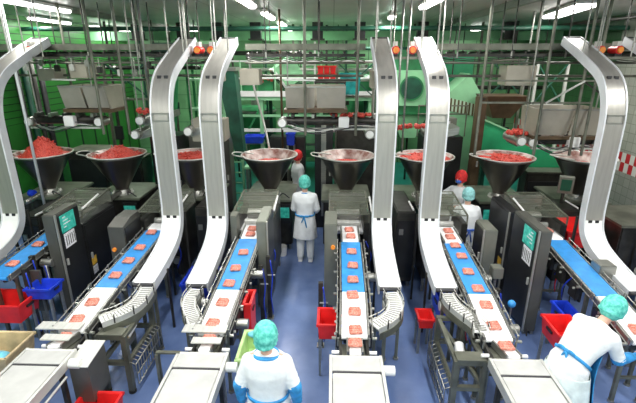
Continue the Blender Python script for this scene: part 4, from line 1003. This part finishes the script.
# braced green frames high at the right
def xframe(x0, x1, y, z0, z1, m, label):
    t = thing('braced_frame', label, 'frame', ((x0 + x1) / 2, y, 0), 'cross braced frames')
    for x in (x0, x1): MB().bb(x - .03, x + .03, y - .03, y + .03, .004, z1).build('post', m, t)
    for z in (z0, z1): MB().beam((x0, y, z), (x1, y, z), .05, .05).build('cross_bar', m, t)
    MB().beam((x0, y - .03, z0), (x1, y - .03, z1), .04, .03).build('brace', 'green_dk', t)
    MB().beam((x0, y + .03, z1), (x1, y + .03, z0), .04, .03).build('brace', 'green_dk', t)
xframe(3.95, 4.75, 11.2, 2.9, 3.75, 'steel_olive', 'cross braced frame high up at the right, left bay')
xframe(4.8, 5.5, 10.6, 2.75, 3.7, 'steel_pale', 'cross braced frame high up at the right, white right bay')
xframe(-5.2, -4.2, 9.9, 2.9, 3.7, 'steel_olive', 'cross braced frame in front of the green wall at the left')
xframe(.1, 1.0, 9.9 + .9, 2.9, 3.7, 'steel_olive', 'cross braced frame over the aisle at the back')
# pipe runs and upright conduits in the mixing area
for k, (x0, x1, y, z, r, m, l) in enumerate(((-7.3, -1.0, 14.9, 3.95, .07, 'steel_dark', 'thick dark pipe run high on the back wall, left half'), (-1.0, 6.6, 15.2, 4.1, .06, 'green_dk', 'dark green pipe run high on the back wall, right half'), (-3.4, 1.4, 13.8, 3.45, .05, 'steel', 'steel pipe run above the platform'),
        (-7.2, -3.6, 12.0, 3.55, .05, 'steel_dark', 'dark pipe run in front of the green left wall'), (1.2, 6.5, 13.5, 2.95, .06, 'steel_dark', 'dark pipe run behind the green mixers'), (3.0, 6.6, 11.6, 3.35, .035, 'steel_pale', 'pale thin pipe run behind the braced frames'))):
    t = thing('pipe_run', l, 'pipe', ((x0 + x1) / 2, y, z), 'pipe runs at the back')
    MB().cyl((x0, y, z), (x1, y, z), r, seg=12).build('pipe', m, t, 'auto')
    n = int((x1 - x0) / 1.2)
    for q in range(n + 1):
        x = x0 + .1 + q * (x1 - x0 - .2) / n; MB().cyl((x, y, z), (x, y, ZC), .014, seg=6).build('hanger', 'steel_dark', t)
        MB().cyl((x - .03, y, z), (x + .03, y, z), r * 1.35, seg=12).build('clamp', 'steel', t, 'auto')
CX = [(-6.3, 12.4), (-5.6, 12.9), (-4.9, 13.4), (-3.1, 13.7), (-2.1, 13.9), (-1.2, 13.6), (-.2, 13.9), (.4, 13.7), (1.25, 13.9), (2.4, 13.6), (3.0, 13.2), (4.2, 13.0), (5.0, 12.6), (5.8, 12.2)]
for k, (x, y) in enumerate(CX):
    t = thing('upright_conduit', 'thin upright conduit at the back, %s from the left' % ['first', 'second', 'third', 'fourth', 'fifth', 'sixth', 'seventh', 'eighth', 'ninth', 'tenth', 'eleventh', 'twelfth', 'thirteenth', 'last'][k], 'conduit', (x, y, 0), 'upright conduits at the back')
    MB().cyl((x, y, .004), (x, y, ZC), .035, seg=10).build('conduit', ['steel_dark', 'green_dk', 'steel_olive'][k % 3], t, 'auto')
    MB().bb(x - .12, x + .12, y - .1, y - .02, 1.5 + .3 * (k % 4), 1.9 + .3 * (k % 4), bev=.01).build('switch_box', ['cab_dk', 'cab', 'green_dk'][k % 3], t)
for k, (x0, x1, y0, y1, z1, l) in enumerate(((-6.9, -5.9, 10.6, 11.4, 1.5, 'low dark machine in front of the green left wall, left one'), (-5.4, -4.95, 10.6, 11.3, 1.3, 'low dark machine in front of the green left wall, right one'), (.2, 1.2, 10.9, 11.3, 2.2, 'dark machine behind the polished hopper under the platform'), (4.4, 5.6, 8.95 + .45, 9.8, 1.35, 'dark machine behind the rightmost hopper'), (-1.75, -.9, 9.2, 9.5, 1.05, 'dark low machine behind the pink smeared hopper'))):
    t = thing('process_machine', l, 'machine', ((x0 + x1) / 2, y0, 0), 'dark low machines at the back')
    MB().bb(x0, x1, y0, y1, .1, z1, bev=.03).build('machine_body', 'steel_dark', t); MB().bb(x0 + .05, x1 - .05, y0 - .02, y0, .3, z1 - .2).build('access_door', 'cab_dk', t)
    MB().bb(x0, x1, y0 - .03, y1, z1, z1 + .03).build('top_plate', 'steel_olive', t)
    for x in (x0 + .06, x1 - .06): MB().bb(x - .03, x + .03, y0 + .03, y1 - .03, .004, .1).build('foot', 'steel', t)
# back dark green machinery at left centre
t = thing('green_elevator', 'green conveyor elevator leaning behind the left rods', 'elevator', (-4.2, 11, 0))
MB().rings([[V((-4.9, 10.8, .004)), V((-4.45, 10.8, .004)), V((-4.45, 11.3, .004)), V((-4.9, 11.3, .004))], [V((-4.3, 10.8, 4.0)), V((-3.9, 10.8, 4.0)), V((-3.9, 11.3, 4.0)), V((-4.3, 11.3, 4.0))]]).build('elevator_body', 'green', t)
MB().bb(-4.4, -3.8, 10.75, 11.35, 3.95, 4.15).build('elevator_head', 'green_dk', t)
t = thing('green_rack', 'green storage rack seen between second and third slide', 'rack', (-3.6, 12.2, 0))
for x in (-4.0, -3.4):
    for y in (12.0, 12.5): MB().bb(x - .03, x + .03, y - .03, y + .03, .004, 3.9).build('upright', 'green', t)
for z in (.8, 1.6, 2.4, 3.2, 3.85): MB().bb(-4.03, -3.37, 11.97, 12.53, z, z + .05).build('shelf', 'green_lt', t)

t = thing('steam_pipes', 'black upright pipes against the left wall beside the leftmost slide', 'pipes', (-7.1, 10, 0))
for k in range(4): MB().cyl((-7.25, 9.9 + .28 * k, .0), (-7.25, 9.9 + .28 * k, 3.9), .06 + .01 * (k % 2)).build('pipe', ['black', 'green_dk', 'steel_dark', 'black'][k], t, True)
t = thing('wall_instrument', 'white wall box with red and black parts near the right edge', 'box', (5.8, 7.4, 1.1))
MB().bb(5.6, 5.9, 7.3, 7.5, .9, 1.15).build('box_body', 'white', t); MB().bb(5.5, 6.3, 7.3, 7.9, 0, .9).build('stand', 'steel_dark', t); MB().cyl((5.7, 7.28, 1.25), (5.7, 7.4, 1.25), .06).build('dial', 'red', t); MB().bb(5.66, 5.74, 7.35, 7.42, 1.15, 1.25).build('dial_post', 'black', t)
# dark machinery beyond line 5/6
t = thing('washing_unit', 'brown black machine base behind the big right slide', 'machine', (5.3, 6.6, 0))
MB().bb(4.55, 6.2, 6.3, 7.2, .15, 1.3, bev=.02).build('machine_body', 'steel_dark', t); MB().bb(4.5, 6.25, 6.25, 7.25, 1.3, 1.34).build('top_plate', 'steel_olive', t)
for x in (4.65, 6.1):
    for y in (6.4, 7.1): MB().cyl((x, y, 0), (x, y, .15), .04).build('foot', 'steel', t)
MB().cyl((5.3, 6.3, .9), (5.3, 6.22, .9), .08).build('dial', 'orange', t); MB().bb(4.8, 5.1, 6.28, 6.3, .5, .9).build('panel', 'black', t)
# round tray and arcs at far right (bowl lids)
t = thing('round_table', 'round steel turning table at the right edge near the slide foot', 'table', (4.42, 5.2, 0))
MB().cyl((4.42, 5.2, 1.0), (4.42, 5.2, 1.04), .30, seg=36).build('tabletop', 'steel', t, 'auto'); MB().cyl((4.42, 5.2, .03), (4.42, 5.2, 1.0), .06).build('column', 'steel_dark', t); MB().cyl((4.42, 5.2, 0), (4.42, 5.2, .03), .25, seg=20).build('base', 'steel_dark', t)
MB().tube([(4.42 + .34 * math.cos(a * PI / 12 + PI), 5.2 + .34 * math.sin(a * PI / 12 + PI), .9) for a in range(13)], .012).build('guard_ring', 'white', t, True)
MB().beam((4.42 - .34, 5.2, .9), (4.42 + .34, 5.2, .9), .03, .02).build('guard_stay', 'steel', t)

# ------------------------------------------------------------------ people
def remeshed(mb, name, m, parent, vox, sm=4):
    o = mb.build(name, m, None, True); o.parent = parent
    r = o.modifiers.new('r', 'REMESH'); r.mode = 'VOXEL'; r.voxel_size = vox; r.use_smooth_shade = True
    s = o.modifiers.new('s', 'SMOOTH'); s.factor = .5; s.iterations = sm
    return o

def ell(c, x, y, a, b, n=18, p=2.3, amp=0, lobes=0, ph=0):
    out = []
    for k in range(n):
        t = 2 * PI * k / n; ct, st = math.cos(t), math.sin(t)
        rr = 1 + amp * math.sin(lobes * t + ph)
        out.append(c + x * (a * rr * math.copysign(abs(ct) ** (2 / p), ct)) + y * (b * rr * math.copysign(abs(st) ** (2 / p), st)))
    return out

def hand(mb, wrist, d, side, palm_n, curl=.5, s=1.):
    """d: direction of forearm; palm_n: palm normal"""
    d = d.normalized(); n = (palm_n - d * palm_n.dot(d)).normalized(); w = d.cross(n).normalized() * side
    base = wrist + d * .02 * s
    R = Matrix((w, d, n)).transposed()
    mb.ball(wrist + d * .05 * s, .045 * s, (.95, 1.15, .38), R)
    for k, (off, L) in enumerate(((-.030, .070), (-.010, .080), (.010, .075), (.029, .060))):
        a = wrist + d * .085 * s + w * off * s
        b = a + (d * math.cos(curl * .6) + n * math.sin(curl * .6)) * L * .45 * s
        c = b + (d * math.cos(curl * 1.5) + n * math.sin(curl * 1.5)) * L * .35 * s
        e = c + (d * math.cos(curl * 2.3) + n * math.sin(curl * 2.3)) * L * .25 * s
        mb.cap(a - d * .02, b, .0095 * s, .0088 * s, 8); mb.cap(b, c, .0088 * s, .008 * s, 8); mb.cap(c, e, .008 * s, .0072 * s, 8)
    a = wrist + d * .035 * s - w * .035 * s; b = a + (d * .7 - w * .7 + n * .25).normalized() * .038 * s; c = b + (d * .95 - w * .1 + n * .4).normalized() * .032 * s
    mb.cap(a, b, .012 * s, .010 * s, 8); mb.cap(b, c, .010 * s, .0085 * s, 8)

def person(loc, rz, label, cap='cap', H=1.74, lean=0, lean_side=0, armL=None, armR=None, apron=True, sleeves=None, tie='bluecloth', collar=True, mask=False, head_pitch=0, step=.0, coat_len=.52, film=False, head_turn=0):
    k = H / 1.74
    t = thing('person', label, 'person', loc, None); t.rotation_euler.z = rz
    X = V((1, 0, 0)); Y = V((0, 1, 0)); Z = V((0, 0, 1))
    hip = V((0, 0, .93 * k))
    R = Matrix.Rotation(-lean, 3, 'X') @ Matrix.Rotation(lean_side, 3, 'Y')
    def S(h, off=(0, 0, 0)):                          # point along the spine, bending progressively
        f = min(1, h / (.52 * k)); RR = Matrix.Rotation(-lean * (.55 + .45 * f), 3, 'X') @ Matrix.Rotation(lean_side, 3, 'Y')
        return hip + RR @ (Z * h) + R @ V(off)
    chest = S(.36 * k); neck = S(.54 * k); sh = {s: S(.44 * k, (s * .168 * k, 0, 0)) for s in (-1, 1)}
    Rh = Matrix.Rotation(head_turn, 3, 'Z') @ Matrix.Rotation(-(lean * .75 + head_pitch), 3, 'X')
    hd = neck + Rh @ V((0, .015, .15)) * k
    Yd = R @ Y; Zd = R @ Z; Xd = R @ X
    # arm joints (local coordinates relative to shoulder)
    def arm(s, spec):
        e = sh[s] + V(spec[0]) * k; w = e + V(spec[1]) * k; return e, w
    dflt = lambda s: ((s * .06, -.02, -.28), (s * -.02, .10, -.22))
    arms = {-1: arm(-1, armL or dflt(-1)), 1: arm(1, armR or dflt(1))}
    feet = {-1: V((-.10 * k, -step, 0)), 1: V((.10 * k, step, 0))}
    # ---- body, one continuous surface
    b = MB()
    b.rings([ell(S(-.06 * k), X, Y, .14, .10), ell(S(.05 * k), X, Y, .15, .10), ell(S(.2 * k), Xd, Yd, .125, .09), ell(chest, Xd, Yd, .15, .10), ell(S(.46 * k), Xd, Yd, .14, .085), ell(S(.51 * k), Xd, Yd, .07, .06)])
    b.cap(S(.46 * k), hd - Rh @ V((0, .01, .07)) * k, .055 * k, .05 * k)
    b.ball(hd, .1 * k, (.78, .95, 1.18), Rh)
    b.ball(hd + Rh @ V((0, .035, -.065)) * k, .06 * k, (.85, .9, .8), Rh)
    b.cap(hd + Rh @ V((0, .09, .01)) * k, hd + Rh @ V((0, .108, -.02)) * k, .010, .015, 8)
    for s in (-1, 1):
        b.ball(hd + Rh @ V((s * .08, 0, -.01)) * k, .028 * k, (.35, .8, 1.1), Rh)
        e, w = arms[s]
        b.cap(S(.45 * k, (s * .10 * k, 0, 0)), sh[s], .06, .055); b.cap(sh[s], e, .052 * k, .042 * k); b.cap(e, w, .042 * k, .028 * k)
        hand(b, w, w - e, s, V((-s, .2, 0)), .45, k)
        h0 = hip + X * s * .09 * k; kn = (hip + feet[s]) / 2 + X * s * .045 * k + Y * (.03 + step * s * .1); an = feet[s] + Z * .09 * k
        b.cap(h0, kn, .085 * k, .055 * k); b.cap(kn, an, .055 * k, .036 * k); b.cap(an - Z * .04, an + Y * .13 * k - Z * .055, .036, .03)
    remeshed(b, 'body', 'skin', t, .0085, 3)
    # ---- face details
    for s in (-1, 1):
        o = MB().ball(hd + Rh @ V((s * .032, .088, .018)) * k, .011).build('eye', 'eye', None, True); o.parent = t
    o = MB().ball(hd + Rh @ V((0, .088, -.052)) * k, .02, (1, .4, .35), Rh).build('mouth', 'lip', None, True); o.parent = t
    if mask:
        o = MB().ball(hd + Rh @ V((0, .055, -.045)) * k, .068 * k, (.95, .85, .8), Rh).build('face_mask', 'mask', None, True); o.parent = t
    # ---- cap
    c = MB(); c.ball(hd + Rh @ V((0, -.022, .026)) * k, .125 * k, (.90, 1.0, 1.10), Rh, u=28, v=18)
    for kk in range(16):
        a = 2 * PI * kk / 16
        c.ball(hd + Rh @ V((.096 * math.cos(a), -.02 + .108 * math.sin(a), .0 + .025 * math.sin(a) - .03)) * k, .021 * k, u=8, v=6)
    remeshed(c, 'hair_cap', cap, t, .011, 4)
    # ---- coat
    c = MB(); L = coat_len * k
    rs = []
    if lean > .3:
        rs += [ell(V((0, -.03, .93 * k - L)), X, Y, .27, .23, 28, 2, .05, 7), ell(V((0, -.02, .93 * k - L * .6)), X, Y, .24, .20, 28, 2, .04, 7, .4), ell(V((0, -.01, .93 * k - L * .25)), X, Y, .215, .17, 28, 2, .02, 7)]
    else:
        rs += [ell(V((0, 0, .93 * k - L)), X, Y, .235, .165, 28, 2, .04, 6), ell(V((0, 0, .93 * k - L * .5)), X, Y, .215, .155, 28, 2, .03, 6, .5), ell(V((0, 0, .93 * k - L * .2)), X, Y, .205, .15, 28, 2, .015, 6)]
    rs += [ell(S(.0), X, (Y + Yd).normalized(), .19, .145, 28), ell(S(.10 * k), Xd, Yd, .165, .125, 28), ell(S(.2 * k), Xd, Yd, .175, .13, 28), ell(S(.33 * k), Xd, Yd, .205, .145, 28), ell(S(.43 * k), Xd, Yd, .20, .13, 28), ell(S(.49 * k), Xd, Yd, .15, .105, 28), ell(S(.525 * k), Xd, Yd, .075, .075, 28)]
    c.rings(rs)
    for s in (-1, 1):
        e, w = arms[s]
        c.cap(S(.43 * k, (s * .10 * k, 0, 0)), sh[s] - Zd * .01, .080 * k, .072 * k)
        c.cap(sh[s] - Zd * .01, e, .072 * k, .060 * k)
        f = .9 if not sleeves else .55
        c.cap(e, e.lerp(w, f), .064 * k, .052 * k)
        for q in range(3):                             # folds at the elbow and upper arm
            P = sh[s].lerp(e, .55 + .2 * q); c.ball(P, .068 * k, (1.06, 1.06, .3))
    remeshed(c, 'coat', 'coat', t, .014, 3)
    if sleeves:
        for s in (-1, 1):
            e, w = arms[s]; o = MB().cap(e.lerp(w, -.02), e.lerp(w, .92), .068 * k, .048 * k)
            for q in (.1, .3, .5, .7, .9): o.ball(e.lerp(w, q), .069 * k - .015 * q, (1, 1, .5))
            remeshed(o, 'sleeve_cover', 'bluecloth', t, .012, 3)
            g = MB(); hand(g, w, w - e, s, V((-s, .2, 0)), .45, k * 1.12); g.cap(w - (w - e) * .1, w + (w - e).normalized() * .03, .034 * k, .034 * k)
            remeshed(g, 'glove', 'bluecloth', t, .0075, 2)
    # ---- trousers and boots
    p = MB()
    for s in (-1, 1):
        h0 = hip + X * s * .09 * k; kn = (hip + feet[s]) / 2 + X * s * .045 * k + Y * (.03 + step * s * .1); an = feet[s] + Z * .12 * k
        p.cap(h0, kn, .11 * k, .083 * k); p.cap(kn, an, .083 * k, .068 * k)
    remeshed(p, 'trousers', 'coat', t, .014, 3)
    for s in (-1, 1):
        f = feet[s]; q = MB(); q.cap(f + Z * .05, f + Y * .16 * k + Z * .042, .05, .042); q.cap(f + Z * .05, f + Z * .2, .052, .055); q.box(f + Y * .07 + Z * .012, (.09, .27, .024), bev=.008)
        remeshed(q, 'boot', 'boot', t, .010, 2)
    # ---- apron, ties
    if film:
        q = MB(); n = 24
        def half(c_, a, b_, amp=.04):
            pts = []
            for i in range(n + 1):
                tt = PI * -.42 + (PI * 1.84) * i / n; rr = 1 + amp * math.sin(9 * tt); pts.append(c_ + X * a * rr * math.cos(tt) + Y * b_ * rr * math.sin(tt))
            return pts
        ringset = [half(V((0, -.05, .93 * k - L - .1)), .31, .31, .07), half(V((0, -.02, .93 * k - L * .5)), .26, .225), half(V((0, -.0, .93 * k - .03)), .215, .17, .02)]
        q.rings(ringset, close=False, caps=False)
        o = q.build('apron', 'film' if film is True else film, None, True); o.parent = t
        s_ = o.modifiers.new('s', 'SOLIDIFY'); s_.thickness = .008; o.modifiers.new('u', 'SUBSURF').levels = 1
        q = MB(); fr = []
        for (c_, a, b_) in ((V((0, -.03, .93 * k - L - .16)), .325, .325), (V((0, -.02, .93 * k - L * .5)), .275, .24), (V((0, 0, .93 * k)), .228, .182), (S(.2 * k), .20, .165)):
            fr.append([c_ + X * a * math.cos(tt) + Y * b_ * math.sin(tt) * (1 + .03 * math.sin(12 * tt)) for tt in [PI * (.10 + .62 * i / 14) for i in range(15)]])
        q.rings(fr, close=False, caps=False); o = q.build('apron_front', 'bluecloth', None, True); o.parent = t
        s_ = o.modifiers.new('s', 'SOLIDIFY'); s_.thickness = .008; o.modifiers.new('u', 'SUBSURF').levels = 1
    if tie:
        q = MB(); n = 30; P0 = [S(.075 * k) + Xd * .185 * math.cos(2 * PI * i / n) + Yd * .147 * math.sin(2 * PI * i / n) for i in range(n)]
        up = (Zd + Z).normalized()
        q.rings([[p_ - up * .016 for p_ in P0], [p_ + up * .016 for p_ in P0]], caps=False)
        o = q.build('apron_belt', tie, None, True); o.parent = t; s_ = o.modifiers.new('s', 'SOLIDIFY'); s_.thickness = .012; s_.offset = 0
        bk = S(.075 * k) - Yd * .158
        q = MB(); q.ball(bk, .022, (1.2, .7, 1)); 
        for s in (-1, 1):
            q.ball(bk + Xd * s * .05 + Z * .005, .042, (1.1, .3, .55)); q.cap(bk, bk + Xd * s * .045 - Z * (.16 + .05 * s) - Y * .01, .014, .010, 8)
        o = q.build('bow', tie, None, True); o.parent = t
    if collar:
        q = MB(); n = 26; q.tube([neck - Zd * .035 * k + Xd * (.105 if collar == 2 else .085) * math.cos(2 * PI * i / n) + Yd * .085 * math.sin(2 * PI * i / n) - Zd * .012 * math.cos(4 * PI * i / n) for i in range(n + 1)], .017 if collar == 2 else .011)
        o = q.build('apron_neck_band', 'bluecloth', None, True); o.parent = t
    return t

# seen from behind, mint cap, beside the hopper at the aisle
person((-.50, 7.55, 0), -.05, 'person in white coat, mint cap and blue apron ties, back turned, in the aisle', 'cap', 1.72, armL=((-.05, .03, -.27), (.06, .20, -.12)), armR=((.06, .03, -.27), (-.04, .20, -.12)), coat_len=.42)
person((-.80, 9.7, .004), -1.1, 'person in white coat and red cap walking behind the nearest aisle worker', 'cap_red', 1.74, tie=None, collar=False, step=.12)
person((2.38, 7.0, 0), .05, 'person in white coat and pale mint cap, back turned, behind olive grey cabinet', 'cap_pale', 1.66, lean=.15, armL=((-.10, .06, -.25), (.08, .20, -.10)), armR=((.10, .05, -.25), (-.04, .20, -.12)), coat_len=.45, collar=False, tie='mask')
person((2.50, 8.0, 0), 2.3, 'person in white coat, red cap and blue mask, reaching left towards the hopper', 'cap_red', 1.72, armL=((-.10, .12, -.22), (.02, .24, .02)), armR=((.18, .12, -.18), (.10, .24, .02)), tie=None, collar=False, mask=True)
person((-.55, 3.05, 0), -.02, 'person with mint cap, white gown and blue sleeves, nearest the camera', 'cap', 1.655, armL=((-.09, -.03, -.265), (-.01, .08, -.25)), armR=((.09, -.03, -.265), (.01, .08, -.25)), sleeves=True, collar=2)
person((2.37, 3.55, 0), -1.15, 'person in white gown and mint cap bending over the belt, bottom right', 'cap', 1.74, lean=.78, armL=((-.02, .10, -.24), (.05, .22, -.05)), armR=((.04, .10, -.24), (-.02, .24, -.06)), sleeves=True, collar=False, film=True, head_pitch=.1, coat_len=.6)

# ------------------------------------------------------------------ world and colour
w = bpy.data.worlds.new('world'); sc.world = w; w.use_nodes = True
w.node_tree.nodes['Background'].inputs[0].default_value = (.7, .75, .8, 1); w.node_tree.nodes['Background'].inputs[1].default_value = .4
vs = sc.view_settings; vs.view_transform = 'Standard'; vs.look = 'None'; vs.gamma = 1; vs.use_curve_mapping = False; vs.exposure = -.12
